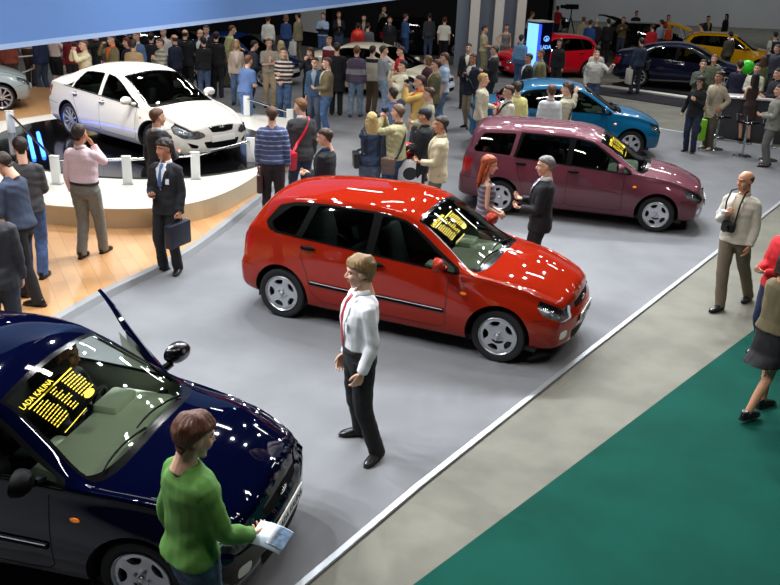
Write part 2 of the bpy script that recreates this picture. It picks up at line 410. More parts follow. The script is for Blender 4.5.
def base_tables(kind):
    """tables of the body types: zs sill, wm widest, wb/zb shoulder, yr/zr roof rail, zc centre line"""
    K = dict(u=(-1.84, 1.80), xf=1.93, xr=-1.92, fbow=.24, rbow=.12, bumpz=(.56, .60), wb_=2.47, front=1.235, rear=-1.235, rt=.292, rr=.205, arch=.345)
    K['zs'] = [(-1.9, .27), (-1.4, .22), (-.9, .20), (.9, .20), (1.4, .21), (1.9, .22)]
    K['wm'] = [(-1.9, .765), (-1.6, .815), (-1.0, .845), (0, .85), (.9, .85), (1.3, .84), (1.6, .80), (1.85, .71)]
    K['wb'] = [(-1.9, .70), (-1.6, .755), (-1.0, .80), (0, .815), (.9, .79), (1.3, .74), (1.6, .69), (1.85, .60)]
    K['fprof'] = [(.15, .07), (.3, .012), (.42, 0), (.52, .0), (.575, .035), (.7, .075), (.8, .15), (.95, .25)]
    K['rprof'] = [(.2, .07), (.36, .0), (.58, .0), (.63, .05), (.8, .06), (1.0, .09), (1.1, .12)]
    if kind == 'hatch':
        K['zb'] = [(-1.9, .97), (-1.6, 1.03), (-1.0, 1.01), (0, .965), (.8, .92), (1.1, .895), (1.4, .84), (1.65, .76), (1.85, .68)]
        K['yr'] = [(-1.9, .57), (-1.7, .575), (-1.4, .575), (0, .59), (.3, .585), (.7, .64), (1.02, .70), (1.3, .66), (1.6, .58), (1.85, .48)]
        K['zr'] = [(-1.9, .99), (-1.80, 1.06), (-1.68, 1.18), (-1.5, 1.31), (-1.25, 1.375), (-.7, 1.42), (-.2, 1.43), (.12, 1.395), (.35, 1.315), (.7, 1.12), (1.0, .945), (1.1, .915), (1.4, .865), (1.65, .785), (1.85, .705)]
        K['zc'] = [(-1.9, 1.0), (-1.82, 1.09), (-1.70, 1.25), (-1.52, 1.40), (-1.25, 1.455), (-.7, 1.495), (-.2, 1.50), (.08, 1.475), (.35, 1.39), (.75, 1.18), (1.08, 1.01), (1.18, .985), (1.4, .94), (1.65, .855), (1.85, .735)]
        K['win'] = dict(front=[(.86, .0), (.84, .55), (.16, 1), (-.10, 1), (-.13, 0)], rear=[(-.22, 0), (-.20, 1), (-.88, 1), (-1.02, 0)], quarter=[(-1.10, .03), (-.97, .95), (-1.20, .92), (-1.42, .45), (-1.36, .08)],
                        dlo=[(.93, -.06), (.90, .7), (.16, 1.08), (-1.15, 1.08), (-1.36, .95), (-1.50, .45), (-1.42, -.06)],
                        ws=(1.10, 1.20, .30, .17), rg=(-1.79, -1.82, -1.58, -1.60))
        K['doors'] = [(.80, -.17), (-.17, -1.0)]; K['mirror'] = .74; K['handles'] = (-.02, -.85)
    if kind == 'wagon':
        K.update(u=(-1.99, 1.80), xr=-2.07); 
        K['zs'][0] = (-2.05, .28)
        K['wm'] = [(-2.05, .765)]+K['wm'][1:]; K['wb'] = [(-2.05, .71), (-1.8, .755)]+K['wb'][2:]
        K['zb'] = [(-2.05, .97), (-1.9, 1.0), (-1.6, 1.02), (-1.0, 1.01), (0, .965), (.8, .92), (1.1, .895), (1.4, .84), (1.65, .76), (1.85, .68)]
        K['yr'] = [(-2.05, .58), (-1.8, .60), (-1.4, .60), (0, .60), (.3, .585), (.7, .64), (1.02, .70), (1.3, .66), (1.6, .58), (1.85, .48)]
        K['zr'] = [(-2.05, 1.0), (-1.99, 1.06), (-1.9, 1.20), (-1.80, 1.36), (-1.6, 1.415), (-.9, 1.44), (-.2, 1.435), (.12, 1.395), (.35, 1.315), (.7, 1.12), (1.0, .945), (1.1, .915), (1.4, .865), (1.65, .785), (1.85, .705)]
        K['zc'] = [(-2.05, 1.02), (-1.99, 1.10), (-1.92, 1.24), (-1.80, 1.44), (-1.6, 1.49), (-.9, 1.51), (-.2, 1.505), (.08, 1.475), (.35, 1.39), (.75, 1.18), (1.08, 1.01), (1.18, .985), (1.4, .94), (1.65, .855), (1.85, .735)]
        K['win'] = dict(front=[(.86, .0), (.84, .55), (.16, 1), (-.10, 1), (-.13, 0)], rear=[(-.22, 0), (-.20, 1), (-.95, 1), (-1.05, 0)], quarter=[(-1.15, .03), (-1.08, .97), (-1.62, .92), (-1.80, .35), (-1.74, .08)],
                        dlo=[(.93, -.06), (.90, .7), (.16, 1.08), (-1.0, 1.08), (-1.10, -.06)],
                        ws=(1.10, 1.20, .30, .17), rg=(-1.97, -1.99, -1.86, -1.87))
        K['doors'] = [(.80, -.17), (-.17, -1.0)]; K['mirror'] = .74; K['handles'] = (-.02, -.88)
    if kind == 'sedan':       # small notchback
        K.update(u=(-2.0, 1.80), xr=-2.08)
        K['zs'][0] = (-2.05, .28)
        K['wm'] = [(-2.05, .765), (-1.7, .81)]+K['wm'][2:]; K['wb'] = [(-2.05, .68), (-1.75, .735), (-1.3, .775)]+K['wb'][3:]
        K['rprof'] = [(.2, .07), (.36, .0), (.58, .0), (.63, .03), (.8, .03), (1.0, .06), (1.1, .10)]
        K['zb'] = [(-2.05, .93), (-1.7, .98), (-1.0, .99), (0, .955), (.8, .92), (1.1, .895), (1.4, .84), (1.65, .76), (1.85, .68)]
        K['yr'] = [(-2.05, .52), (-1.7, .58), (-1.35, .60), (-1.0, .58), (0, .59), (.3, .585), (.7, .64), (1.02, .70), (1.3, .66), (1.6, .58), (1.85, .48)]
        K['zr'] = [(-2.05, .95), (-1.7, 1.01), (-1.5, 1.04), (-1.35, 1.12), (-1.0, 1.32), (-.7, 1.385), (-.2, 1.41), (.12, 1.38), (.35, 1.31), (.7, 1.12), (1.0, .945), (1.1, .915), (1.4, .865), (1.65, .785), (1.85, .705)]
        K['zc'] = [(-2.05, 1.0), (-1.9, 1.06), (-1.7, 1.08), (-1.52, 1.10), (-1.3, 1.25), (-1.0, 1.40), (-.7, 1.465), (-.2, 1.485), (.08, 1.46), (.35, 1.38), (.75, 1.18), (1.08, 1.01), (1.18, .985), (1.4, .94), (1.65, .855), (1.85, .735)]
        K['win'] = dict(front=[(.86, .0), (.84, .55), (.16, 1), (-.10, 1), (-.13, 0)], rear=[(-.22, 0), (-.20, 1), (-.86, 1), (-1.04, .5), (-1.06, 0)], quarter=[(-1.10, .05), (-1.08, .55), (-1.30, .10)],
                        dlo=[(.93, -.06), (.90, .7), (.16, 1.08), (-.98, 1.08), (-1.2, .7), (-1.4, -.06)],
                        ws=(1.10, 1.20, .30, .17), rg=(-1.48, -1.53, -1.05, -.97))
        K['doors'] = [(.80, -.17), (-.17, -1.0)]; K['mirror'] = .74; K['handles'] = (-.02, -.85)
    if kind == 'executive':   # long smooth saloon
        K.update(u=(-2.22, 2.20), xf=2.34, xr=-2.34, fbow=.34, rbow=.20, rt=.325, rr=.245, arch=.375, front=1.36, rear=-1.36, bumpz=(.60, .62), bend=.5)
        K['zs'] = [(-2.3, .28), (-1.8, .22), (-.9, .20), (.9, .20), (1.8, .20), (2.3, .20)]
        K['wm'] = [(-2.3, .79), (-1.9, .845), (-1.2, .88), (0, .885), (1.2, .88), (1.6, .865), (1.95, .82), (2.25, .73)]
        K['wb'] = [(-2.3, .70), (-1.9, .76), (-1.2, .815), (0, .825), (.9, .80), (1.5, .755), (1.95, .69), (2.25, .58)]
        K['fprof'] = [(.15, .06), (.3, .01), (.42, 0), (.52, .0), (.62, .02), (.72, .08), (.82, .2), (.95, .35)]
        K['rprof'] = [(.2, .07), (.36, .0), (.6, .0), (.7, .03), (.9, .06), (1.0, .08), (1.1, .12)]
        K['zb'] = [(-2.3, .95), (-1.8, 1.0), (-1.1, .985), (0, .945), (.9, .895), (1.3, .86), (1.7, .80), (2.0, .72), (2.25, .64)]
        K['yr'] = [(-2.3, .50), (-2.0, .57), (-1.6, .60), (-1.2, .585), (-.6, .585), (0, .60), (.3, .60), (.7, .655), (1.15, .71), (1.5, .66), (2.0, .56), (2.25, .44)]
        K['zr'] = [(-2.3, 1.01), (-2.0, 1.07), (-1.75, 1.12), (-1.5, 1.19), (-1.1, 1.32), (-.7, 1.39), (-.2, 1.415), (.1, 1.38), (.4, 1.28), (.8, 1.08), (1.12, .93), (1.3, .885), (1.7, .825), (2.0, .745), (2.25, .66)]
        K['zc'] = [(-2.3, 1.05), (-2.1, 1.115), (-1.85, 1.16), (-1.65, 1.215), (-1.2, 1.375), (-.8, 1.45), (-.3, 1.485), (.0, 1.47), (.35, 1.37), (.8, 1.165), (1.22, .985), (1.35, .955), (1.7, .90), (2.0, .82), (2.25, .685)]
        K['win'] = dict(front=[(.95, .0), (.93, .55), (.10, 1), (-.14, 1), (-.18, 0)], rear=[(-.28, 0), (-.25, 1), (-.90, 1), (-1.12, .5), (-1.16, 0)], quarter=[(-1.21, .05), (-1.17, .50), (-1.42, .08)],
                        dlo=[(1.02, -.06), (.98, .7), (.10, 1.06), (-.95, 1.06), (-1.3, .62), (-1.56, -.04)],
                        ws=(1.22, 1.34, .26, .13), rg=(-1.66, -1.74, -1.02, -.92))
        K['doors'] = [(.92, -.22), (-.22, -1.12)]; K['mirror'] = .84; K['handles'] = (-.05, -.98)
    return K

def make_car(name, kind, body, trim=None, res=.05, wheels='five', interior='#6d7266', glass='#93a79c', side_glass='#98a39f', seats='#4a4c48', detail=2, rimr=None, dlo=True, handle='paint', mirror='paint', strip=None, scale=1.0, grille='black', open_door=False, hole_win=None):
    T = base_tables(kind); S = Shell(T); root = empty(name)
    blk = mat('black trim', '#070708', .6, spec=.06); dark = mat('dark gap', '#050505', .8); chrome = mat('chrome', '#dfe2e6', .08, metal=1)
    VB, VR = S.VB, S.VR; polys = []; W = T['win']; F = S.fx
    def arch(xw, r): return [S.xz(xw+r*math.cos(a), max(.1, T['rt']+.015+r*math.sin(a))) if T['rt']+.015+r*math.sin(a) > .2 else (xw+r*math.cos(a), -.02) for a in np.linspace(-1.2, PI+1.2, 30)]
    for xw in (T['front'], T['rear']): polys.append(('cut', [(u, v) for u, v in arch(xw, T['arch'])]))
    if dlo: polys.insert(0, ('pillar_trim', round_poly([(x, F(x, f)) for x, f in W['dlo']], .02, 3)))
    for k in ('front', 'rear', 'quarter'):
        polys.append(('side_window_'+k, round_poly([(x, F(x, f)) for x, f in W[k]], .03, 3)))
    a, b, c, d = W['ws']; n = 8; vr = VR+.035
    wsp = [(a-.02+(b-a)*(1-(1-t)**2), vr+(1-vr)*t) for t in np.linspace(0, 1, n)]+[(c, vr+(1-vr)*t) for t in np.linspace(1, 0, n)]
    polys.append(('windscreen_frit', wsp))
    g = .035; wsg = [(a-.06+(b-a)*(1-(1-t)**2)-g*.5, vr+.025+(1-vr-.025)*t) for t in np.linspace(0, 1, n)]+[(c+g, vr+.025+(1-vr-.025)*t) for t in np.linspace(1, 0, n)]
    polys.append(('windscreen', wsg))
    a2, b2, c2, d2 = W['rg']; rgp = [(a2+(b2-a2)*t, vr+.02+(1-vr-.02)*t) for t in np.linspace(0, 1, n)]+[(c2+(d2-c2)*t, vr+.02+(1-vr-.02)*t) for t in np.linspace(1, 0, n)]
    polys.append(('rear_window', rgp))
    # lights
    fz = T['bumpz'][0]; u1 = S.u1; zh = float(S.f['zb'](u1)); ye = float(S.f['wm'](u1))
    fr = []; rr = []; ex = kind == 'executive'
    if ex:
        fr.append(('headlight', round_poly([(.36, zh-.14), (.50, zh-.185), (.9, zh-.16), (.9, zh+.0), (.60, zh+.0), (.40, zh-.075)], .02, 2)))
        polys.append(('headlight', [(u1+.02, S.v_of_z(u1-.02, zh-.165)), (u1-.20, S.v_of_z(u1-.2, zh-.10)), (u1-.33, S.v_of_z(u1-.3, zh-.01)), (u1-.30, VB-.005), (u1+.02, VB)]))
        fr.append(('grille_frame', round_poly([(-.1, fz+.085), (.29, fz+.085), (.23, fz-.025), (-.1, fz-.045)], .02, 2)))
        fr.append(('grille', round_poly([(-.1, fz+.065), (.265, fz+.065), (.215, fz-.01), (-.1, fz-.028)], .02, 2)))
        fr.append(('air_intake', round_poly([(-.1, .42), (.40, .42), (.34, .30), (-.1, .28)], .03, 2)))
        fr.append(('fog_light', round_poly([(.48, .36), (.66, .42), (.60, .32), (.5, .31)], .02, 2)))
        rz0, rz1 = .68, .93
    else:
        fr.append(('headlight', round_poly([(.40, zh-.035), (.44, zh-.155), (.60, zh-.17), (.9, zh-.13), (.9, zh+.03), (.60, zh-.0)], .03, 2)))
        polys.append(('headlight', [(u1+.02, S.v_of_z(u1-.02, zh-.14)), (u1-.14, S.v_of_z(u1-.14, zh-.09)), (u1-.22, S.v_of_z(u1-.2, zh-.02)), (u1-.2, VB-.01), (u1+.02, VB-.005)]))
        fr.append(('grille', round_poly([(-.1, fz+.105), (.32, fz+.085), (.29, fz+.02), (-.1, fz+.01)], .02, 2)))
        fr.append(('air_intake', round_poly([(-.1, .385), (.44, .385), (.40, .27), (-.1, .25)], .03, 2)))
        fr.append(('fog_light', round_poly([(.52, .42), (.64, .42), (.64, .33), (.53, .33)], .03, 2)))
        rz0, rz1 = (.66, .93)
    u0 = S.u0; yw = float(S.f['wb'](u0))
    tall = kind in ('hatch', 'wagon')
    rr.append(('tail_light', round_poly([(yw-.17, rz0), (yw-.20, rz1), (1, rz1), (1, rz0)], .03, 2)))
    polys.append(('tail_light', [(u0-.02, S.v_of_z(u0+.02, rz0)), (u0+.14, S.v_of_z(u0+.14, rz0+.04)), (u0+.20, S.v_of_z(u0+.2, rz1-.02)), (u0-.02, S.v_of_z(u0+.02, rz1))]))
    V, Fc, tg, sd, vn = build_shell(S, polys, fr, rr, res)
    # parts by region
    up = sub_mesh
    zc = V[Fc].mean(1); b0, b1 = T['bumpz']
    ufront = T['front']+T['arch']*.55; isb = (tg == 'body') & (zc[:, 2] < b0) & (zc[:, 0] > ufront+.13); tg[isb] = 'bumper_front'
    isb = (tg == 'body') & (zc[:, 2] < b1) & (zc[:, 0] < T['rear']-T['arch']-.02); tg[isb] = 'bumper_rear'
    hz = W['ws'][0]-.05
    hood = (tg == 'body') & (zc[:, 0] > hz) & (np.abs(zc[:, 1]) < np.interp(zc[:, 0], [hz, 1.4, S.xf], [.69, .65, .50])) & (zc[:, 2] > b0+.07) & (np.abs(vn[Fc].mean(1)[:, 2]) > .5)
    tg[hood] = 'bonnet'
    lens = mat('headlamp glass', '#d8dde0', .12, metal=.55, coat=1)
    red = mat('red lens', '#a01014', .15, coat=1)
    gl = glass_mat('car glass '+glass, glass); gs = glass_mat('side glass '+side_glass, side_glass)
    frit = mat('black frit', '#0a0a0c', .12)
    body_ = body
    mm = dict(body=body, bumper_front=body, bumper_rear=body, bonnet=body, pillar_trim=blk, windscreen_frit=frit, windscreen=gl, rear_window=gs, side_window_front=gs, side_window_rear=gs, side_window_quarter=gs,
              headlight=lens, grille=blk, grille_frame=chrome, air_intake=blk, fog_light=lens if not ex else blk, tail_light=red)
    names = dict(bumper_front='front_bumper', bumper_rear='rear_bumper', side_window_front='side_window', side_window_rear='side_window', side_window_quarter='quarter_window', windscreen_frit='windscreen_seal')
    split = {'pillar_trim', 'side_window_front', 'side_window_rear', 'side_window_quarter', 'headlight', 'tail_light', 'fog_light'}
    bodyo = None
    for t in ['body']+[k for k in mm if k != 'body']:
        s = tg == t
        if not s.any(): continue
        for q in ((1, -1) if t in split else (0,)):
            ss = s if q == 0 else s & (sd == q)
            if hole_win and t == hole_win[0] and q == hole_win[1]: continue
            if ss.any():
                o = up(names.get(t, t), V, Fc, vn, ss, mm[t], root)
                if t == 'body': o.name = 'body_shell'; bodyo = o
    if detail >= 1:
        clear = glass_mat('headlamp glass clear', '#f2f5f6'); refl = mat('headlamp reflector', '#d2d6da', .25, metal=.25, nscale=25, nstr=.5, col2='#8a8e94')
        hl = [o for o in root.children if o.name.startswith('headlight')]
        for q, o in zip((1, -1), hl):
            o.data.materials[0] = clear; ss = (tg == 'headlight') & (sd == q); up('reflector', V, Fc, vn, ss, refl, o, off=-.030)
            cc = V[Fc[ss]].mean((0, 1)); nn = vn[Fc[ss]].mean((0, 1)); nn /= np.linalg.norm(nn)
            for k in (-.055, .05):
                mb = MB(); mb.ell(tuple(cc+nn*-.020+np.array([-.25*abs(k)*(k < 0), k*q*-1, 0])), (.022, .034, .034), 8); mb.obj('bulb_lens', mat('bulb lens', '#eef2f6', .06, metal=.9), o)
    # inner lining
    lin = mat('lining grey', '#77796f', .9)
    s = ((tg == 'body') | (tg == 'pillar_trim')) & (zc[:, 2] > .5) & (zc[:, 0] < W['ws'][1]) & (zc[:, 0] > W['rg'][0]+.12)
    up('inner_lining', V, Fc, vn, s, lin, root, off=-.025, flip=True)
    # floor, wheel houses
    mb = MB(); ww = .74
    mb.box(S.u0+.25, S.u1-.2, -ww, ww, .19, .24); mb.box(T['front']+.30, T['front']+.36, -.5, .5, .24, .6)
    mb.box(W['ws'][0]-.25, W['ws'][0]-.20, -.70, .70, .24, .85)
    for xw in (T['front'], T['rear']):
        for s_ in (1, -1):
            n = 24; rA = T['arch']+.004; v = []; f = []
            for i, a in enumerate(np.linspace(-.35, PI+.35, n)):
                x, z = xw+rA*math.cos(a), T['rt']+.015+rA*math.sin(a)
                yo = float(S([x], [S.v_of_z(x, z)])[0][1]) if z > .22 else float(S([x], [.05])[0][1])
                v += [(x, s_*(yo-.004), z), (x, s_*(yo-.035), z*.995+.001), (x, s_*.48, z)]
            for i in range(n-1):
                for k in (0, 1): f.append((i*3+k, i*3+k+1, i*3+k+4, i*3+k+3))
            k0 = len(v); v.append((xw, s_*.48, T['rt'])); f += [(i*3+2, k0, i*3+5) for i in range(n-1)]
            mb.add(v, f)
    mb.obj('underbody', dark, root)
    # wheels
    rt, rr_ = T['rt'], rimr or T['rr']
    for xw in (T['front'], T['rear']):
        for s_ in (1, -1):
            yo = float(S([xw], [S.v_of_z(xw, .70)])[0][1])-.022
            wheel(root, xw, s_*yo, rt, rr_, wheels)
    # seams
    if detail >= 1:
        for s_ in (1, -1):
            for (xa, xb) in T['doors']:
                mb = MB()
                za = .30; rear = xa < 0 and xb < -.9
                loop = [S.xz(xa, .86), S.xz(xa, za+.05), S.xz(xa-.05, za), S.xz(xb+(.05 if not rear else .26), za)]
                if rear: 
                    xw = T['rear']; loop += [S.xz(xw+.40, .40), S.xz(xw+.34, .60), S.xz(xb+.0, .78), S.xz(xb, .93)]
                else: loop += [S.xz(xb, za+.05), S.xz(xb, .9)]
                ribbon(mb, S, loop, .008, .0012, s_); mb.obj('door_seam', dark, root)
            mb = MB(); z1 = b0; ribbon(mb, S, [S.xz(T['front']+T['arch']+.01, z1-.02), S.xz(S.u1-.03, z1)], .007, .0012, s_)
            mb.obj('bumper_seam', dark, root); mb = MB()
            ribbon(mb, S, [S.xz(T['rear']-T['arch']-.01, b1-.02), S.xz(S.u0+.03, b1)], .007, .0012, s_); mb.obj('bumper_seam', dark, root); mb = MB()
            hp = [(u, S.v_of_y(u, yy)) for u, yy in ((hz+.08, .71), (1.4 if not ex else 1.7, .665 if not ex else .64), (S.u1-.03, .56 if not ex else .48))]
            ribbon(mb, S, hp, .009, .0012, s_); mb.obj('bonnet_seam', dark, root)
        # belt moulding under the windows
        for s_ in (1, -1):
            mb = MB(); ribbon(mb, S, [(x, F(x, -.08)) for x in (W['dlo'][0][0]-.03, 0, W['dlo'][-1][0]+.05)], .016, .002, s_, thick=.004); mb.obj('belt_moulding', blk, root)
    if strip:
        for s_ in (1, -1):
            for xa, xb in ((T['doors'][0][0]-.02, T['doors'][0][1]+.03), (T['doors'][1][0]-.03, T['doors'][1][1]+.12)):
                m1 = MB(); ribbon(m1, S, [S.xz(xa, .50), S.xz(xb, .515)], .045, .002, s_, thick=.014); o = m1.obj('side_moulding', blk, root)
                if strip == 'chrome':
                    m2 = MB(); ribbon(m2, S, [S.xz(xa-.01, .515), S.xz(xb+.01, .53)], .012, .014, s_, thick=.005); m2.obj('chrome_strip', chrome, o)
    hm = body if handle == 'paint' else blk
    for s_ in (1, -1):
        for hx in T['handles']:
            zz = float(S.f['zb'](hx))-.10; p = S.pt(hx, S.v_of_z(hx, zz), .012); q = S.pt(hx-.17, S.v_of_z(hx-.17, zz), .012)
            mb = MB(); mid = [(p*(1-t)+q*t)+np.array([0, .022*math.sin(PI*t), 0]) for t in np.linspace(0, 1, 7)]
            mid = [(m_[0], m_[1]*s_, m_[2]) for m_ in mid]; mb.tube(mid, [.012, .016, .018, .018, .018, .016, .012], 8); ho = mb.obj('door_handle', hm, root)
            cup = MB(); c_ = S.pt(hx-.07, S.v_of_z(hx-.07, zz), -.012); cup.ell((c_[0], c_[1]*s_, c_[2]), (.07, .02, .035), 8); cup.obj('handle_cup', dark, ho)
        # mirror
        if not (open_door and s_ == 1):
            mx = T['mirror']; zz = float(S.f['zb'](mx))+.02; p = S.pt(mx, S.VB+.02, .0)
            mb = MB(); c = Vector((mx-.02, s_*(p[1]+.14), zz+.075)); Mx = Matrix.Rotation(s_*R(-12), 4, 'Z')
            prof = [(0.001, .055), (.06, .05), (.095, .02), (.105, -.02), (.103, -.045), (.09, -.05), (0.001, -.04)]
            mb.lathe(prof, 20, M=Matrix.Translation(c) @ Mx @ Matrix.Rotation(PI/2, 4, 'Y') @ Matrix.Diagonal((.72, 1.08, 1, 1)))
            mb.tube([(mx, s_*(p[1]-.02), zz), (mx, s_*(p[1]+.06), zz+.03)], [.035, .028], 8)
            o = mb.obj('wing_mirror', body if mirror == 'paint' else blk, root)
            g_ = MB(); g_.lathe([(0.001, -.052), (.08, -.052), (.085, -.048)], 20, M=Matrix.Translation(c) @ Mx @ Matrix.Rotation(PI/2, 4, 'Y') @ Matrix.Diagonal((.72, 1.08, 1, 1))); g_.obj('mirror_glass', chrome, o)
        # indicator
        if detail >= 2:
            ux = T['front']-T['arch']-.04 if not ex else T['front']-.3; p = S.pt(ux, S.v_of_z(ux, .72), .004); mb = MB(); mb.ell((p[0], s_*p[1], p[2]), (.035, .010, .018), 8)
            mb.obj('side_indicator', mat('orange lens', '#f07a10', .2, coat=1, emit=.25), root)
    # badge
    xb = float(S.xcap(True, 0, fz+.055))
    mb = MB(); mb.ell((xb+.012, 0, fz+.058), (.012, .062, .028), 8); mb.obj('badge', chrome, root)
    # interior
    im = mat('seat '+seats, seats, .85, bump=.1, bscale=40); dm = mat('dash '+interior, interior, .7)
    mb = MB(); wx = W['ws'][0]-.06
    mb.box(wx-.52, wx-.02, -.66, .66, .66, .86, bev=.07); mb.box(wx-.75, wx-.45, -.10, .10, .35, .70, bev=.04)
    for k in (.36,): mb.box(wx-.50, wx-.30, k-.16, k+.16, .84, .92, bev=.03)
    mb.obj('dashboard', dm, root)
    mb = MB(); M = Matrix.Translation((wx-.60, .36, .80)) @ Matrix.Rotation(R(-65), 4, 'Y')
    mb.lathe([(.175+.014*math.cos(t), .014*math.sin(t)) for t in np.linspace(0, 2*PI, 8, endpoint=False)], 28, M=M, closed=True)
    for a in (0, PI, PI/2*3): mb.box(0, .17, -.02, .02, -.012, .006, M=M @ Matrix.Rotation(a, 4, 'Z'))
    mb.ell((0, 0, 0), (.06, .06, .025), 8, M=None) if 0 else mb.box(-.05, .05, -.05, .05, -.02, .02, M=M, bev=.012); mb.obj('steering_wheel', mat('black plastic', '#151515', .5), root)
    for y in (.36, -.36): seat(root, -.05, y, im)
    seat(root, -.95, 0, im, bench=1, z0=.30)
    if detail >= 1:
        for (ya, yb, ux) in ((.42, -.15, 0), (-.12, -.60, 0)):
            mb = MB()
            pts = []
            for t in np.linspace(0, 1, 7):
                y = ya+(yb-ya)*t; u = W['ws'][0]+.045-.10*t*(1-t)-.05*t; p = S.pt(u, S.v_of_y(u, abs(y)), .018); pts.append((p[0], y, p[2]))
            mb.tube(pts, [.010, .009, .008, .008, .008, .008, .006], 6); mb.obj('wiper', blk, root)
        # rear-view mirror
        p = S.pt(W['ws'][2]+.09, 1, -.07); mb = MB(); mb.box(p[0]-.02, p[0]+.01, -.11, .11, p[2]-.035, p[2]+.025, bev=.012); mb.tube([(p[0], 0, p[2]), (p[0]-.02, 0, p[2]+.06)], .012, 6); mb.obj('rear_view_mirror', mat('black plastic', '#151515', .5), root)
    # plate
    xp = float(S.xcap(True, 0, .46))
    mb = MB(); mb.box(xp+.004, xp+.016, -.26, .26, .405, .515, bev=.004); po = mb.obj('number_plate', mat('plate white', '#e8e8e4', .4), root)
    root['S'] = 0; del root['S']
    return root, S, po
def set_pose(root, x, y, z, yaw, s=1.0):
    root.location = (x, y, z); root.rotation_euler = (0, 0, R(yaw)); root.scale = (s, s, s); return root
_bt = base_tables
def base_tables(kind):
    K = _bt(kind)
    if kind == 'executive': return K
    w = lambda a: float(np.interp(a, [-3, .2, 1.1, 1.4, 1.93], [-3, .17, .97, 1.36, 2.0]))
    for k in ('zs', 'wm', 'wb', 'zb', 'yr', 'zr', 'zc'): K[k] = [(w(a), b) for a, b in K[k]]
    K['win'] = {k: ([(w(a), b) for a, b in v] if k not in ('ws', 'rg') else tuple(w(a) for a in v)) for k, v in K['win'].items()}
    K['doors'] = [tuple(w(a) for a in d) for d in K['doors']]; K['mirror'] = w(K['mirror'])
    K['u'] = (K['u'][0], 1.865); K['xf'] = 2.0; K['front'] = 1.265; K['rear'] = -1.285
    return K
# ------------------------------------------------------------------ people
TMP = []
def remesh(mb, voxel, smooth=2, name='tmp'):
    me = bpy.data.meshes.new(name); me.from_pydata(mb.v, [], mb.f); me.update()
    if not TMP: TMP.append(bpy.data.scenes.new('workshop'))
    o = bpy.data.objects.new(name, me); TMP[0].collection.objects.link(o)
    m = o.modifiers.new('r', 'REMESH'); m.mode = 'VOXEL'; m.voxel_size = voxel; m.use_smooth_shade = True
    if smooth:
        s = o.modifiers.new('s', 'SMOOTH'); s.iterations = smooth; s.factor = .5
    with bpy.context.temp_override(scene=TMP[0], view_layer=TMP[0].view_layers[0]): dg = bpy.context.evaluated_depsgraph_get()
    dg.update(); e = o.evaluated_get(dg); r = e.to_mesh()
    n = len(r.vertices); V = np.empty(n*3, np.float32); r.vertices.foreach_get('co', V); V = V.reshape(-1, 3).astype(float)
    lt = np.empty(len(r.polygons), np.int32); r.polygons.foreach_get('loop_total', lt)
    li = np.empty(len(r.loops), np.int32); r.loops.foreach_get('vertex_index', li)
    F = []; k = 0
    if (lt == 4).all(): F = li.reshape(-1, 4)
    else:
        for t in lt: F.append(tuple(li[k:k+t])); k += t
    e.to_mesh_clear(); bpy.data.objects.remove(o); bpy.data.meshes.remove(me)
    return V, F
def fast_obj(name, V, F, mats, mi=None, parent=None):
    me = bpy.data.meshes.new(name)
    if isinstance(F, np.ndarray) and F.ndim == 2 and len(F):
        n, k = F.shape; me.vertices.add(len(V)); me.vertices.foreach_set('co', np.asarray(V, np.float32).ravel())
        me.loops.add(n*k); me.loops.foreach_set('vertex_index', F.astype(np.int32).ravel())
        me.polygons.add(n); me.polygons.foreach_set('loop_start', np.arange(0, n*k, k, dtype=np.int32)); me.update(calc_edges=True); me.validate()
    else: me.from_pydata([tuple(v) for v in V], [], [tuple(int(i) for i in f) for f in F])
    for m in mats: me.materials.append(m)
    if mi is not None and len(mi) == len(me.polygons): me.polygons.foreach_set('material_index', np.asarray(mi, np.int32))
    me.polygons.foreach_set('use_smooth', [True]*len(me.polygons)); me.update()
    return link(bpy.data.objects.new(name, me), parent)

def loft(mb, secs, n=16, p=2.3, mi=0):
    """secs: (centre, rx, ry, X axis, Y axis) rings"""
    v = []; f = []
    for c, rx, ry, X, Y in secs:
        c = Vector(c)
        for k in range(n):
            t = 2*PI*k/n; a, b = math.cos(t), math.sin(t)
            a = math.copysign(abs(a)**(2/p), a); b = math.copysign(abs(b)**(2/p), b)
            v.append(c+Vector(X)*rx*a+Vector(Y)*ry*b)
    for i in range(len(secs)-1):
        for k in range(n):
            k2 = (k+1) % n; f.append((i*n+k, i*n+k2, (i+1)*n+k2, (i+1)*n+k))
    f += [tuple(range(n))[::-1], tuple(range((len(secs)-1)*n, len(secs)*n))]
    return mb.add(v, f, mi)
def limb(mb, pts, rad, n=10, flat=1.0):
    """rounded tapered tube through joints with interpolated radii"""
    P = []; Rr = []; m = len(pts)
    for i in range(m-1):
        for k in range(4 if i < m-2 else 5):
            t = k/4; P.append(Vector(pts[i]).lerp(Vector(pts[i+1]), t)); Rr.append(rad[i]*(1-t)+rad[i+1]*t)
    for _ in range(1):
        P = [P[0]]+[(P[i-1]+P[i]*4+P[i+1])/6 for i in range(1, len(P)-1)]+[P[-1]]
    mb.tube(P, Rr, n, flat=flat)

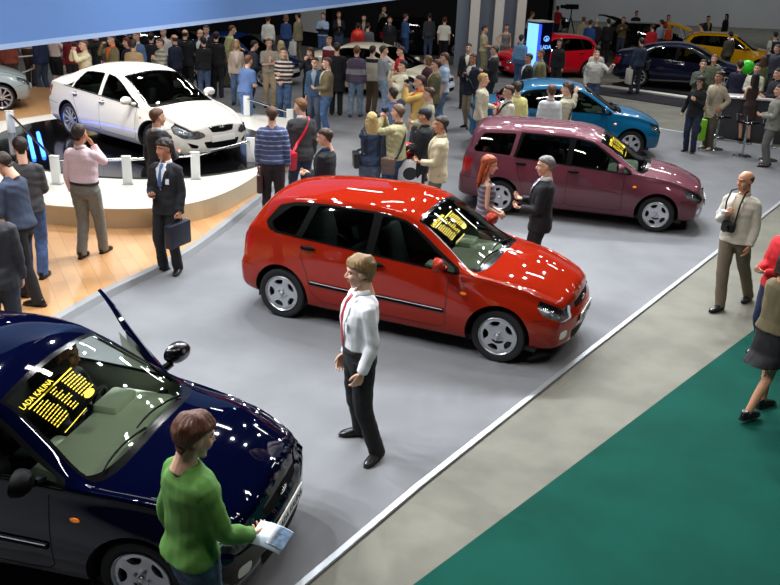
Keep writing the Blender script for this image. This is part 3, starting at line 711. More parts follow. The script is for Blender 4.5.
# --- head prototypes (origin between the ears, facing +X)
HEADS = {}
def head_proto(q):
    if q in HEADS: return HEADS[q]
    vox = {2: .0042, 1: .0075, 0: .013}[q]
    mb = MB()
    mb.ell((-.012, 0, .030), (.100, .078, .086), 16); mb.ell((.020, 0, -.030), (.072, .061, .088), 16)
    mb.ell((.040, 0, -.085), (.042, .040, .030), 12); mb.ell((.0, 0, -.06), (.062, .056, .045), 12)
    mb.tube([(.083, 0, .014), (.098, 0, -.008), (.110, 0, -.030), (.098, 0, -.040)], [.008, .010, .013, .009], 8)
    for s in (1, -1):
        mb.ell((.094, s*.012, -.034), (.012, .009, .008), 8)
        mb.ell((.058, s*.034, -.030), (.030, .026, .034), 8)
        mb.tube([(.088, s*.010, .026), (.084, s*.030, .030), (.070, s*.050, .022)], [.009, .009, .006], 6)
        mb.ell((-.006, s*.077, -.008), (.020, .008, .032), 8, M=Matrix.Rotation(R(-14), 4, 'Y'))
        mb.ell((.056, s*.014, -.106), (.022, .022, .014), 8)
    mb.tube([(.088, -.022, -.0640), (.0945, 0, -.0600), (.088, .022, -.0640)], [.004, .0075, .004], 6)
    mb.tube([(.086, -.018, -.0720), (.0925, 0, -.0730), (.086, .018, -.0720)], [.004, .0080, .004], 6)
    mb.tube([(-.018, 0, -.05), (-.028, 0, -.12), (-.040, 0, -.20)], [.058, .056, .062], 14)
    V, F = remesh(mb, vox, 5 if q == 2 else 2)
    F = np.array(F)
    # eye sockets
    for s in (1, -1):
        d2 = ((V[:, 1]-s*.031)/.018)**2+((V[:, 2]-.004)/.012)**2; V[:, 0] -= np.where(V[:, 0] > .04, .011*np.exp(-d2), 0)
    c = V[F].mean(1); mi = np.zeros(len(F), int)
    mi[(c[:, 0] > .086) & (np.abs(c[:, 1]) < .024) & (c[:, 2] < -.057) & (c[:, 2] > -.079)] = 1
    mi[(c[:, 0] > .060) & (np.abs(c[:, 1]) > .014) & (np.abs(c[:, 1]) < .050) & (np.abs(c[:, 2]-.0275+.06*np.abs(np.abs(c[:, 1])-.03)) < (.005 if q == 2 else .0065))] = 2
    VV = [V]; FF = [F]; MM = [mi]; off = len(V)
    for s in (1, -1):
        e = MB(); e.ell((.0755, s*.031, .004), (.0100, .0115, .0066), 8); ev = np.array(e.v); ef = np.array([list(f)+[f[-1]]*(4-len(f)) for f in e.f])
        cc = ev[ef].mean(1); k = np.where(((cc[:, 1]-s*.031)**2+(cc[:, 2]-.004)**2 < .0050**2) & (cc[:, 0] > .0765), 4, 3)
        VV.append(ev); FF.append(ef+off); MM.append(k); off += len(ev)
    V = np.concatenate(VV); F = np.concatenate(FF); mi = np.concatenate(MM)
    HEADS[q] = (V, F, mi); return HEADS[q]
HANDS = {}
def hand_proto(pose, q):
    """left hand, wrist at origin, fingers along +X, palm facing -Z, thumb on -Y"""
    key = (pose, q)
    if key in HANDS: return HANDS[key]
    curl = dict(relax=(22, 28, 18), grip=(70, 75, 45), point=(10, 10, 6), pinch=(45, 40, 20))[pose]
    mb = MB(); n = 8 if q == 2 else 5
    loft(mb, [((-.025, 0, 0), .021, .026, (0, 0, 1), (0, 1, 0)), ((.0, 0, 0), .019, .027, (0, 0, 1), (0, 1, 0)), ((.03, 0, 0), .017, .037, (0, 0, 1), (0, 1, 0)), ((.065, 0, 0), .015, .041, (0, 0, 1), (0, 1, 0)), ((.088, .001, .0), .011, .038, (0, 0, 1), (0, 1, 0))], n+4)
    L = ((.043, .026, .020), (.047, .029, .021), (.043, .027, .021), (.034, .021, .018))
    for k, y in enumerate((-.031, -.0105, .0105, .030)):
        a = 0; p = Vector((.080-.004*abs(k-1.2), y, 0)); P = [p.copy()]; sp = (k-1.5)*.06
        for j in range(3):
            a += R(curl[j]+(k*3 if pose != 'point' or k else 0)+(35 if pose == 'point' and k > 0 else 0)); d = Vector((math.cos(a)*math.cos(sp), math.sin(sp)*math.cos(a), -math.sin(a))); p = p+d*L[k][j]; P.append(p.copy())
        mb.tube(P, [.0098, .0092, .0082, .0066], n)
    th = {'relax': [(.02, -.026, -.004), (.045, -.048, -.012), (.072, -.058, -.020), (.092, -.058, -.026)], 'point': [(.02, -.026, -.004), (.045, -.046, -.016), (.068, -.046, -.026), (.086, -.038, -.03)]}.get(pose, [(.02, -.026, -.006), (.042, -.046, -.020), (.066, -.042, -.036), (.080, -.024, -.046)])
    mb.tube(th, [.015, .0125, .0105, .008], n)
    V, F = remesh(mb, .0045 if q == 2 else .0075, 1)
    HANDS[key] = (V, np.array(F)); return HANDS[key]

def ik(S, W, a, b, pole):
    S = Vector(S); W = Vector(W); d = W-S; L = min(d.length, (a+b)*.995); dn = d.normalized(); W = S+dn*L
    x = (a*a-b*b+L*L)/(2*L); h = math.sqrt(max(0, a*a-x*x)); p = Vector(pole); p = (p-dn*p.dot(dn)); p = p.normalized() if p.length > 1e-4 else Vector((0, 0, -1))
    return S+dn*x+p*h, W
# wrist targets relative to the shoulder (forward, outward, up), elbow pole, palm direction (forward, outward, up), hand pose
ARM = dict(
    down=((.05, .05, -.53), (-1, .3, 0), (0, -1, 0), 'relax'), swing=((.20, .06, -.49), (-1, .3, -.2), (0, -1, 0), 'relax'), back=((-.16, .05, -.50), (-1, .3, 0), (0, -1, 0), 'relax'),
    pocket=((.06, .05, -.43), (-1, .6, 0), (0, -1, 0), 'grip'), hip=((.04, .05, -.36), (-.4, 1, 0), (0, -1, 0), 'grip'),
    front=((.27, -.10, -.30), (-.4, .5, -1), (0, -.3, 1), 'pinch'), low=((.22, -.08, -.42), (-1, .5, 0), (-.4, -1, 0), 'grip'),
    camera=((.27, -.13, .14), (.2, .5, -1), (-.2, -1, .2), 'pinch'), high=((.25, -.05, .30), (.2, .8, -1), (0, -1, 0), 'pinch'),
    face=((.20, -.13, .08), (.2, .5, -1), (-1, -.5, 0), 'relax'), phone=((.10, -.02, .14), (.3, .6, -1), (0, -1, .2), 'pinch'),
    chest=((.25, -.12, -.14), (-.2, .5, -1), (-.5, -.5, .3), 'pinch'), cross=((.20, -.22, -.24), (.0, .6, -1), (-.6, -.6, 0), 'grip'),
    hold=((.08, .05, -.53), (-1, .3, 0), (0, -1, 0), 'grip'), reach=((.42, .04, -.18), (-.2, .5, -1), (0, 0, -1), 'point'), rest=((.36, .18, .02), (-.2, .5, -1), (0, 0, -1), 'relax'),
    behind=((-.17, -.10, -.42), (-.6, 1, 0), (-1, 0, 0), 'grip'), lookdown=((.26, -.10, -.20), (-.2, .5, -1), (-.3, -.5, .6), 'pinch'))

def wrinkle(V, amp, seed, lo=0, hi=9):
    if amp <= 0: return V
    r = np.random.RandomState(seed); d = np.zeros(len(V))
    for k in range(5):
        w = r.normal(size=3); w /= np.linalg.norm(w); w[2] += r.choice([-1, 1])*.7; fq = r.uniform(22, 55); w2 = r.normal(size=3)
        d += np.sin((V @ w)*fq+1.8*np.sin((V @ w2)*9+r.uniform(0, 6))+r.uniform(0, 6))/(1+k*.3)
    return d*amp/2.5
def vnormals(V, F):
    n = np.zeros_like(V); f = np.asarray(F)
    a = np.cross(V[f[:, 2]]-V[f[:, 0]], V[f[:, 3 if f.shape[1] > 3 else 1]]-V[f[:, 1 if f.shape[1] > 3 else 0]])
    for k in range(f.shape[1]): np.add.at(n, f[:, k], a)
    return n/(np.linalg.norm(n, axis=1)[:, None]+1e-12)
def hair_mat(hc):
    n = 'hair '+hc
    if n in MATS: return MATS[n]
    m = mat(n, hc, .55, nscale=1, nstr=.5, bump=.4, bscale=1); nt = m.node_tree
    for k in [x for x in nt.nodes if x.type == 'TEX_NOISE']:
        k.inputs['Scale'].default_value = 1; mp = nt.nodes.new('ShaderNodeMapping'); mp.inputs['Scale'].default_value = (230, 230, 38)
        src = k.inputs['Vector'].links[0].from_socket; nt.links.new(src, mp.inputs[0]); nt.links.new(mp.outputs[0], k.inputs['Vector'])
    return m
_seed = [7]
def cloth_obj(name, mb, vox, m, parent, amp=.004, seed=1, smooth=2, mats=None, fmi=None, sc=1.0):
    V, F = remesh(mb, vox, smooth)
    F = np.array(F); V = V+vnormals(V, F)*wrinkle(V, amp, seed)[:, None]
    mi = fmi(V[F].mean(1)) if fmi else None
    return fast_obj(name, V*sc, F, mats or [m], mi, parent)

SKIN = {'fair': '#e2b196', 'tan': '#c98f6f', 'pale': '#ecc3ad'}
def build_person(name, loc, yaw, h=1.76, sex='m', q=0, top='shirt', tc='#dddddd', bottom='trousers', bc='#222226', shoe='#151212', hair='short', hc='#3a281c', skin='fair',
                 arms=('down', 'down'), feet=None, lean=0, head=(0, 0), inner=None, tie=None, hem=None, stripes=None, build=1.0, badge=None, cap=None, glasses=False, bust=True, tilt=0, twist=0, belt=True, body_dz=0):
    """arms = (left, right): key of ARM or a tuple; feet = ((x,y,turn),(x,y,turn)) left, right"""
    s = h/1.78; root = empty(name, loc, yaw); _seed[0] += 1; sd = _seed[0]
    fem = sex == 'f'; vox = {2: .011, 1: .017, 0: .027}[q]
    sh = (.155 if fem else .180)*(.6+.4*build)+.012*(build-1); hipw = .088 if not fem else .092
    la = R(lean); ST = Matrix.Translation((0, 0, .95)) @ Matrix.Rotation(la, 4, 'Y') @ Matrix.Rotation(R(twist), 4, 'Z') @ Matrix.Rotation(R(tilt), 4, 'X') @ Matrix.Translation((0, 0, -.95))
    def up(p, k=1): return (ST @ Vector(p)) if k >= 1 else Vector(p).lerp(ST @ Vector(p), k)
    if feet is None: feet = ((.03, .10, 12), (-.05, -.10, -10))
    # legs
    legs = []
    for i, sg in ((0, 1), (1, -1)):
        fx, fy, ft = feet[i][:3]; fz = feet[i][3] if len(feet[i]) > 3 else 0
        hp = Vector((0, sg*hipw, .93)); an = Vector((fx-.03, fy, .085+fz)); kn, an2 = ik(hp, an, .45, .42, (1, sg*.05, 0)); legs.append((hp, kn, an, R(ft), fz))
    # arms
    AR = []
    for i, sg in ((0, 1), (1, -1)):
        spec = ARM[arms[i]] if isinstance(arms[i], str) else arms[i]; t, pole, palm, hp_ = spec
        S = up((-.005, sg*(sh-.012), 1.408)); rot = ST.to_3x3()
        tgt = S+(rot @ Vector((t[0], sg*t[1], t[2]))); el, wr = ik(S, tgt, .295, .255, rot @ Vector((pole[0], sg*pole[1], pole[2])))
        AR.append((S, el, wr, rot @ Vector((palm[0], sg*palm[1], palm[2])), hp_))
    b = build; bt = .5+.5*b
    TS = [(.84, .075, .135, 0), (.90, .112, .168, -.008), (.97, .112*bt, .168, -.006), (1.06, .104*b, .150*bt, .002), (1.15, .108*b, .155*bt, .006), (1.26, .118*bt, .172, .008), (1.35, .118, .176*(sh/.180), .002), (1.42, .100, .148*(sh/.180), -.008), (1.465, .075, .108*(sh/.180), -.014), (1.50, .058, .065, -.018), (1.56, .054, .056, -.014)]
    if fem: TS = [(.84, .08, .14, 0), (.90, .118, .178, -.01), (.97, .112, .172, -.008), (1.07, .090, .128, .0), (1.15, .094, .132, .004), (1.26, .112 if bust else .10, .150, .014), (1.35, .104, .158, .004), (1.42, .088, .150, -.008), (1.465, .066, .10, -.014), (1.50, .048, .055, -.018), (1.56, .046, .048, -.014)]
    def tor(mb, z0, z1, g, flare=0, tap=0):
        secs = []; zz = sorted(set([z0, z1]+[t[0] for t in TS if z0 < t[0] < z1]))
        A = np.array(TS)
        for z in zz:
            rx, ry, xo = [float(np.interp(z, A[:, 0], A[:, k])) for k in (1, 2, 3)]
            if z < .84: rx, ry = .112, .168
            if z < .97: rx = max(rx, .112); ry = max(ry, .168)
            if g > .02 and z < 1.25: k_ = .35*min(1, (1.25-z)/.1); rx = rx*(1-k_)+.116*k_; ry = ry*(1-k_)+.168*k_
            if tap and z < .885: rx *= tap; ry *= (1+tap)/2
            e = flare*max(0, (1.05-z)/.2); k = min(1, max(0, (z-.85)/.25))
            g2 = g if z < 1.44 else g*max(.45, 1-(z-1.44)/.1)
            secs.append((up((xo, 0, z), k), rx+g2+e, ry+g2+e, (1, 0, 0) if k < .5 else ST.to_3x3() @ Vector((1, 0, 0)), (0, 1, 0) if k < .5 else ST.to_3x3() @ Vector((0, 1, 0))))
        loft(mb, secs, 18)
    def arm_mb(mb, g, end=1.0, i=None):
        for k, (S, el, wr, pl, hp_) in enumerate(AR):
            if i is not None and k != i: continue
            inn = up((-.01, (1 if k == 0 else -1)*(sh-.075), 1.41))
            wrs = .85 if fem else 1
            pts = [inn, S, S.lerp(el, .5), el, el.lerp(wr, .45), wr]; rr = [.052, .051*wrs, .045*wrs*bt, .040*wrs, .038*wrs, .027*wrs]
            if end < 1:
                if end <= .5: e = end*2; pts = pts[:2]+[S.lerp(el, e*.6), S.lerp(el, e)]; rr = [.055, .060*wrs, .056*wrs, .058*wrs]
                else: e = (end-.5)*2; pts = pts[:4]+[el.lerp(wr, e)]; rr = rr[:4]+[.040*wrs]
            elif g > 0: d = (wr-el).normalized(); pts[-1] = wr-d*.004; rr[-1] = .031*wrs
            limb(mb, pts, [r+g for r in rr])
    def leg_mb(mb, g, zend=.0, taper=1.0, R0=(.100, .088, .062, .056, .046)):
        for hp, kn, an, ft, fz in legs:
            a2 = an if zend == 0 else kn.lerp(an, zend)
            cut = Vector((an.x, an.y, max(.035+fz, an.z-.05))) if zend == 0 else a2
            limb(mb, [hp+Vector((0, 0, .02)), hp.lerp(kn, .35), kn, kn.lerp(a2, .35), cut], [R0[0]+g, R0[1]+g, R0[2]+g*1.2, R0[3]+g*1.3, R0[4]+g*1.6*taper], 12)
    # ---- body (skin), one continuous surface
    mb = MB(); tor(mb, .90, 1.56, -.020); arm_mb(mb, -.002 if top in ('tshirt', 'tank') else -.004)
    bare = bottom in ('skirt', 'dress', 'shorts')
    for hp, kn, an, ft, fz in legs:
        limb(mb, [hp, hp.lerp(kn, .35), kn, kn.lerp(an, .35), an+Vector((0, 0, -.03))], [.085, .075, .050, .052, .034] if bare else [.08, .07, .045, .04, .03], 10)
        d = Vector((math.cos(ft), math.sin(ft), 0)); limb(mb, [an+Vector((0, 0, -.045))-d*.03, an+d*.06+Vector((0, 0, -.055)), an+d*.14+Vector((0, 0, -.062))], [.030, .030, .018], 8)
    BV, BF = remesh(mb, vox*.9, 2); BF = np.array(BF)
    VV = [BV]; FF = [BF]; MM = [np.zeros(len(BF), int)]; off = len(BV)
    hq = q; HV, HF, HM = head_proto(hq)
    hc_ = up((.0, 0, 1.668-.0)); HR = ST.to_3x3().to_4x4() @ Matrix.Rotation(R(head[0]-twist*.0), 4, 'Z') @ Matrix.Rotation(R(head[1]-lean*.6), 4, 'Y')
    piv = up((-.02, 0, 1.56)); HT = Matrix.Translation(piv) @ HR @ Matrix.Translation((.022, 0, .108))
    hs = 1.05 if not fem else 1.0
    Hm = np.array(HT); HVt = (HV*hs) @ Hm[:3, :3].T+Hm[:3, 3]
    VV.append(HVt); FF.append(HF+off); MM.append(HM); off += len(HV)
    hands = []
    for k, (S, el, wr, pl, hp_) in enumerate(AR):
        V, F = hand_proto(hp_, 2 if q == 2 else 1); d = (wr-el).normalized(); Z = -(pl-d*pl.dot(d)).normalized(); Y = Z.cross(d)
        M = Matrix((d, Y, Z)).transposed().to_4x4(); M.translation = wr
        V2 = V.copy(); F2 = F
        if k == 1: V2[:, 1] *= -1; F2 = F[:, ::-1]
        A = np.array(M); V2 = (V2*(.9 if fem else 1)) @ A[:3, :3].T+A[:3, 3]; VV.append(V2); FF.append(F2+off); MM.append(np.zeros(len(F2), int)); off += len(V2); hands.append(M)
    sk = mat('skin '+skin, SKIN[skin], .55, sub=.0, nscale=30, nstr=.08)
    body = fast_obj('body', np.concatenate(VV)*s, np.concatenate(FF), [sk, mat('lips', '#b87566', .6), mat('brow '+hc, hc, .8), mat('eye white', '#cfc8c0', .3), mat('iris', '#2a1d14', .2)], np.concatenate(MM), root)
    # ---- lower clothes
    if bottom in ('trousers', 'jeans'):
        m = mat(bottom+' '+bc, bc, .85, nscale=(14 if bottom == 'jeans' else 30), nstr=(.35 if bottom == 'jeans' else .12), bump=.15, bscale=220)
        mb = MB(); tor(mb, .825, 1.045 if top not in ('shirt',) else 1.05, .016 if top == 'shirt' else .009, tap=.72); leg_mb(mb, .014); cloth_obj(bottom, mb, vox, m, root, .0055 if q else .004, sd, sc=s)
    elif bottom == 'shorts':
        m = mat('shorts '+bc, bc, .85); mb = MB(); tor(mb, .87, 1.045, .010); leg_mb(mb, .022, zend=.05); cloth_obj('shorts', mb, vox, m, root, .004, sd, sc=s)
    elif bottom == 'skirt':
        m = mat('skirt '+bc, bc, .85, nscale=20, nstr=.2); mb = MB(); zl = hem or .50; mx = (feet[0][0]+feet[1][0])/2*.4
        loft(mb, [((mx, 0, zl), .16+abs(feet[0][0]-feet[1][0])*.25, .19, (1, 0, 0), (0, 1, 0)), ((mx*.5, 0, .72), .15, .19, (1, 0, 0), (0, 1, 0)), ((0, 0, .92), .128, .185, (1, 0, 0), (0, 1, 0)), (up((0, 0, 1.07), .9), .104, .145, (1, 0, 0), (0, 1, 0))], 20); cloth_obj('skirt', mb, vox, m, root, .007, sd, sc=s)
    # ---- shoes
    ms = mat('shoe '+shoe, shoe, .3 if shoe[1] < '4' else .6)
    for hp, kn, an, ft, fz in legs:
        mb = MB(); d = Vector((math.cos(ft), math.sin(ft), 0)); o_ = Vector((an.x, an.y, fz)); P = lambda a, z: o_+d*a+Vector((0, 0, z)); Yv = Vector((-d.y, d.x, 0)); Z = Vector((0, 0, 1))
        secs = [(P(-.075, .035), .030, .022), (P(-.055, .045), .042, .033), (P(.0, .048), .045, .037), (P(.06, .040), .038, .042), (P(.12, .032), .031, .046), (P(.165, .026), .024, .040), (P(.195, .020), .016, .024)]
        loft(mb, [(c, a, w_, Z, Yv) for c, a, w_ in secs], 12, 2.6); mb.tube([P(-.02, .05), P(-.03, .10)], [.040, .040], 10)
        if q: V, F = remesh(mb, .009 if q == 2 else .014, 1)
        else: V, F = np.array(mb.v), mb.f
        V[:, 2] = np.maximum(V[:, 2], fz+.001); o = fast_obj('shoe', V*s, F if not q else np.array(F), [ms], None, root)
        if q == 2: 
            m2 = MB(); loft(m2, [(P(-.080, .012), .012, .030, Z, Yv), (P(-.03, .010), .010, .040, Z, Yv), (P(.08, .008), .008, .047, Z, Yv), (P(.15, .008), .008, .045, Z, Yv), (P(.203, .010), .008, .022, Z, Yv)], 12, 3); m2.v = [tuple(c*s for c in v) for v in m2.v]; m2.obj('shoe_sole', mat('shoe sole', '#0d0d0d', .8), o)
    # ---- upper clothes
    amp = .006 if q == 2 else .005
    def topmat(): return mat('cloth '+tc, tc, .85, nscale=60, nstr=.06, bump=.12, bscale=180)
    mats = [topmat()]; fmi = None
    if stripes:
        mats.append(mat('cloth '+stripes[0], stripes[0], .85)); per, wd, z0 = stripes[1:4]; iv = np.array(ST.inverted())
        def fmi(c):
            z = c @ iv[2, :3]+iv[2, 3]; y = np.abs(c[:, 1]); t = z-np.maximum(0, y-.2)*0; return (((t-z0) % per) < wd).astype(int)*(c[:, 2] > -1)
    vox2 = vox if not stripes else min(vox, .012)
    if top in ('shirt', 'tshirt', 'polo'):
        mb = MB(); lo = hem or (1.02 if top == 'shirt' else .93); tor(mb, lo, 1.49, .022, flare=0 if lo > 1 else .018); arm_mb(mb, .016 if top == 'shirt' else .014, 1.0 if top == 'shirt' else (.42)); nm = {'shirt': 'shirt', 'tshirt': 't_shirt', 'polo': 'polo_shirt'}[top]
        to = cloth_obj(nm, mb, vox2, None, root, amp, sd+50, mats=mats, fmi=fmi, sc=s)
    elif top == 'sweater':
        mb = MB(); tor(mb, .95 if bottom == 'skirt' else (hem or .93), 1.515, .024, flare=.018 if bottom != 'skirt' else 0); arm_mb(mb, .018); to = cloth_obj('sweater', mb, vox2, None, root, amp, sd+50, mats=mats, fmi=fmi, sc=s)
    elif top in ('jacket', 'suit', 'coat', 'blazer'):
        mb = MB(); lo = hem or {'jacket': .88, 'suit': .82, 'blazer': .82, 'coat': .55}[top]; tor(mb, lo, 1.485, .028, flare=.016 if top != 'jacket' else .006); arm_mb(mb, .019)
        to = cloth_obj({'suit': 'suit_jacket', 'blazer': 'blazer', 'jacket': 'jacket', 'coat': 'coat'}[top], mb, vox2, None, root, amp, sd+50, mats=mats, fmi=fmi, sc=s)
    elif top in ('tank', 'dress', 'vest'):
        mb = MB(); lo = (hem or .55) if top == 'dress' else .92
        if top == 'dress': loft(mb, [((0, 0, lo), .17, .21, (1, 0, 0), (0, 1, 0)), ((0, 0, .80), .145, .19, (1, 0, 0), (0, 1, 0)), ((0, 0, .95), .125, .182, (1, 0, 0), (0, 1, 0))], 18)
        tor(mb, .90 if top == 'dress' else lo, 1.40, .014)
        for sg in (1, -1): mb.tube([up((.07, sg*.09, 1.36)), up((.02, sg*.105, 1.455)), up((-.06, sg*.09, 1.38))], .018, 6)
        to = cloth_obj({'tank': 'tank_top', 'dress': 'dress', 'vest': 'vest'}[top], mb, vox2, None, root, amp, sd+50, mats=mats, fmi=fmi, sc=s)
    # front opening, collar, tie
    A = np.array(TS)
    def front(y, z, g, off=.0):
        rx, ry, xo = [float(np.interp(z, A[:, 0], A[:, k])) for k in (1, 2, 3)]
        g2 = g if z < 1.44 else g*max(.45, 1-(z-1.44)/.1)
        t = min(.98, abs(y)/(ry+g2)); x = xo+(rx+g2)*(1-t**2.3)**(1/2.3)+off; k = min(1, max(0, (z-.85)/.25)); return up((x, y, z), k)
    def patch(name, poly, g, off, m, par, th=.004):
        """thin cloth panel lying on the chest; poly is (z, y_left, y_right)"""
        v = []; f = []; n = 7
        for z, y0, y1 in poly:
            for j in range(n): v.append(front(y0+(y1-y0)*j/(n-1), z, g, off)*s)
        for i in range(len(poly)-1):
            for j in range(n-1): f.append((i*n+j, i*n+j+1, (i+1)*n+j+1, (i+1)*n+j))
        o = mesh_obj(name, v, f, m, par); md = o.modifiers.new('t', 'SOLIDIFY'); md.thickness = th; md.offset = 0; return o
    gtop = {'suit': .028, 'blazer': .028, 'jacket': .028, 'coat': .028}.get(top, .016)
    if inner and q >= 1 or (inner and q == 0 and top in ('suit', 'blazer', 'jacket')):
        wv = .075; zb = 1.16 if top in ('suit', 'blazer') else 1.02
        patch('shirt_front', [(zb, -.004, .004), (1.25, -.03, .03), (1.34, -.05, .05), (1.42, -wv, wv), (1.47, -.055, .055), (1.495, -.05, .05)], gtop, .007, mat('cloth '+inner, inner, .8), to)
        if q >= 1:
            for sg in (1, -1): patch('lapel', [(zb+.02, sg*.004, sg*.022), (1.27, sg*.030, sg*.068), (1.36, sg*.052, sg*.100), (1.40, sg*.062, sg*.085), (1.47, sg*.055, sg*.09)], gtop, .011, mats[0], to)
    if tie:
        g_ = gtop; zt = 1.04 if top == 'shirt' else 1.18
        patch('tie', [(zt, -.006, .006), (zt+.04, -.032, .032), (1.30, -.024, .024), (1.42, -.014, .014), (1.455, -.022, .022), (1.49, -.018, .018)], g_, .016, mat('tie '+tie, tie, .5), to)
    if top in ('shirt', 'polo', 'suit', 'blazer', 'jacket') and q >= 1:
        cm = mat('cloth '+(inner or tc), inner or tc, .8); mb = MB(); n = 20; v = []; f = []
        for i in range(n+1):
            t = R(28)+(2*PI-R(56))*i/n; c_, s_ = math.cos(t), math.sin(t)
            lowz = 1.478+(.0 if abs(i-n/2) < 7 else -.012)
            for (r_, z) in ((.064, 1.530-.012*c_), (.069, 1.528-.012*c_), (.086, lowz-.016*c_), (.079, lowz-.012*c_)): v.append(up((-.016+r_*c_, r_*.98*s_, z))*s)
        for i in range(n):
            for j in range(4): f.append((i*4+j, i*4+(j+1) % 4, (i+1)*4+(j+1) % 4, (i+1)*4+j))
        mesh_obj('collar', v, f, cm, to)
    if belt and top == 'shirt' and q == 2:
        mb = MB(); v = []; f = []; n = 28
        for i in range(n):
            t = 2*PI*i/n; ex = 2/2.3; c_, s_ = math.cos(t), math.sin(t); c_ = math.copysign(abs(c_)**ex, c_); s_ = math.copysign(abs(s_)**ex, s_)
            for z, g in ((1.015, .020), (1.05, .020), (1.05, .026), (1.015, .026)): v.append(up((.0+(.106*b+g)*c_, (.155*bt+g)*s_, z), .8)*s)
        for i in range(n):
            for j in range(4): k2 = (i+1) % n; f.append((i*4+j, i*4+(j+1) % 4, k2*4+(j+1) % 4, k2*4+j))
        mesh_obj('belt', v, f, mat('belt leather', '#14100e', .4), root)
    if badge:
        p = front(badge[0], badge[1], gtop, .012)*s; mb = MB(); M = Matrix.Translation(p) @ ST.to_3x3().to_4x4(); mb.box(-.002, .002, -.026, .026, -.036, .036, M=M); mb.obj('name_badge', mat('badge white', '#e9ebee', .4), to)
    # ---- hair
    if hair and hair != 'none' and HM is not None:
        sel = np.isin(HM, (0, 2)); f = HF[sel]; V = HV; N = vnormals(V, HF[sel])
        x, y, z = V[:, 0], V[:, 1], V[:, 2]; rs = np.random.RandomState(sd)
        if hair == 'bald': m_ = np.clip((.055-z)/.02, 0, 1)*np.clip((z+.055)/.02, 0, 1)*np.clip((-.0-x)/.03+.3*(z > .0), 0, 1); th = .007
        elif hair == 'crop': m_ = np.clip((z-(.052+np.clip((x-.055)/.03, 0, 1)*.025-np.clip((-.0-x)/.07, 0, 1)*.105))/.012, 0, 1); th = .007
        else:
            line = .054+np.clip((x-.05)/.04, 0, 1)*.022-np.clip((.02-x)/.06, 0, 1)*.045-np.clip((-.03-x)/.04, 0, 1)*.085
            if hair in ('full', 'bob', 'long', 'tail'): line = line-.012-np.clip((x-.05)/.03, 0, 1)*.010*(hair == 'full')
            m_ = np.clip((z-line)/.016, 0, 1); th = {'short': .0105, 'full': .019, 'bob': .020, 'long': .016, 'tail': .010}[hair]
        ear = np.exp(-(((x+.004)/.022)**2+((z+.008)/.030)**2))*(np.abs(y) > .065); m_ = m_*(1-np.clip(ear*1.6, 0, 1)) if hair not in ('long', 'bob') else m_
        ang = np.arctan2(y, x+.02); strand = np.sin(ang*46+np.sin(z*60+ang*7)*1.4)*.5+np.sin(ang*21+z*35)*.5
        cl = np.sin(x*62+np.sin(z*40+1)*2+sd)*np.sin(y*55+sd*2.1+np.sin(x*33))*np.sin(z*48+sd*.7); vol = th*(1+.3*np.clip((z-.02)/.08, 0, 1))*m_**.8*(1+.12*strand*(1 if q == 2 else .6)+(.38 if hair == 'full' else .25)*cl); V2 = V+N*(vol-.0015)[:, None]
        mk = m_[f].max(1) > .02; f = f[mk]; u, inv = np.unique(f, return_inverse=True); f = inv.reshape(-1, f.shape[1]); P = V2[u]
        hm = hair_mat(hc)
        PP = [P]; ff = [f]
        if hair in ('long', 'bob', 'tail'):
            mb = MB()
            if hair == 'tail': mb.tube([(-.09, 0, .04), (-.125, 0, .01), (-.125, 0, -.06), (-.11, 0, -.14)], [.018, .026, .022, .008], 10)
            else:
                ln = {'long': -.34, 'bob': -.13}[hair]
                for sg in (1, -1): mb.tube([(.015, sg*.072, .05), (-.005, sg*.088, -.02), (-.02, sg*.092, -.09), (-.035 if ln < -.2 else -.02, sg*.085, max(ln+.04, -.30))], [.018, .020, .024, .012], 8)
                loft(mb, [((-.045, 0, .07), .060, .070, (1, 0, 0), (0, 1, 0)), ((-.062, 0, 0), .050, .088, (1, 0, 0), (0, 1, 0)), ((-.072, 0, -.09), .042, .096, (1, 0, 0), (0, 1, 0)), ((-.088, 0, ln*.75), .030, .090, (1, 0, 0), (0, 1, 0)), ((-.088, 0, ln), .012, .060, (1, 0, 0), (0, 1, 0))], 16)
            V3, F3 = remesh(mb, .007 if q == 2 else .012, 1); F3 = np.array(F3); a3 = np.arctan2(V3[:, 1], V3[:, 0]+.03); V3 = V3+vnormals(V3, F3)*(np.sin(a3*40+np.sin(V3[:, 2]*20)*1.5)*.004)[:, None]; ff.append(F3+len(P)); PP.append(V3)
        P = np.concatenate(PP); f = np.concatenate(ff)
        P = (P*hs) @ Hm[:3, :3].T+Hm[:3, 3]; fast_obj('hair', P*s, f, [hm], None, root)
    if cap:
        mb = MB(); V = HV
        mb.lathe([(.105, .035), (.108, .06), (.098, .095), (.07, .118), (.03, .128), (0.001, .129), (0.001, .124), (.066, .110), (.092, .09), (.100, .06), (.099, .035)], 24, M=HT @ Matrix.Translation((-.010, 0, .0)) @ Matrix.Diagonal((1.06, .86, 1, 1)))
        secs = [(HT @ Vector((.07, 0, .045)), .008, .06, HR @ Vector((0, 0, 1)), HR @ Vector((0, 1, 0))), (HT @ Vector((.12, 0, .042)), .005, .058, HR @ Vector((0, 0, 1)), HR @ Vector((0, 1, 0))), (HT @ Vector((.155, 0, .032)), .003, .035, HR @ Vector((0, 0, 1)), HR @ Vector((0, 1, 0)))]
        loft(mb, secs, 10); mb.v = [tuple(c*s for c in v) for v in mb.v]; mb.obj('cap', mat('cap '+cap, cap, .8), root)
    root['_h'] = 1; del root['_h']
    W = Matrix.Translation(loc) @ Matrix.Rotation(R(yaw), 4, 'Z')
    hands = [W @ Matrix.Translation(m.translation*s) @ m.to_3x3().to_4x4() for m in hands]
    return dict(root=root, hands=hands, W=W, s=s, up=lambda p: W @ (up(p)*s), head=W @ Matrix.Translation(HT.translation*s) @ HR)
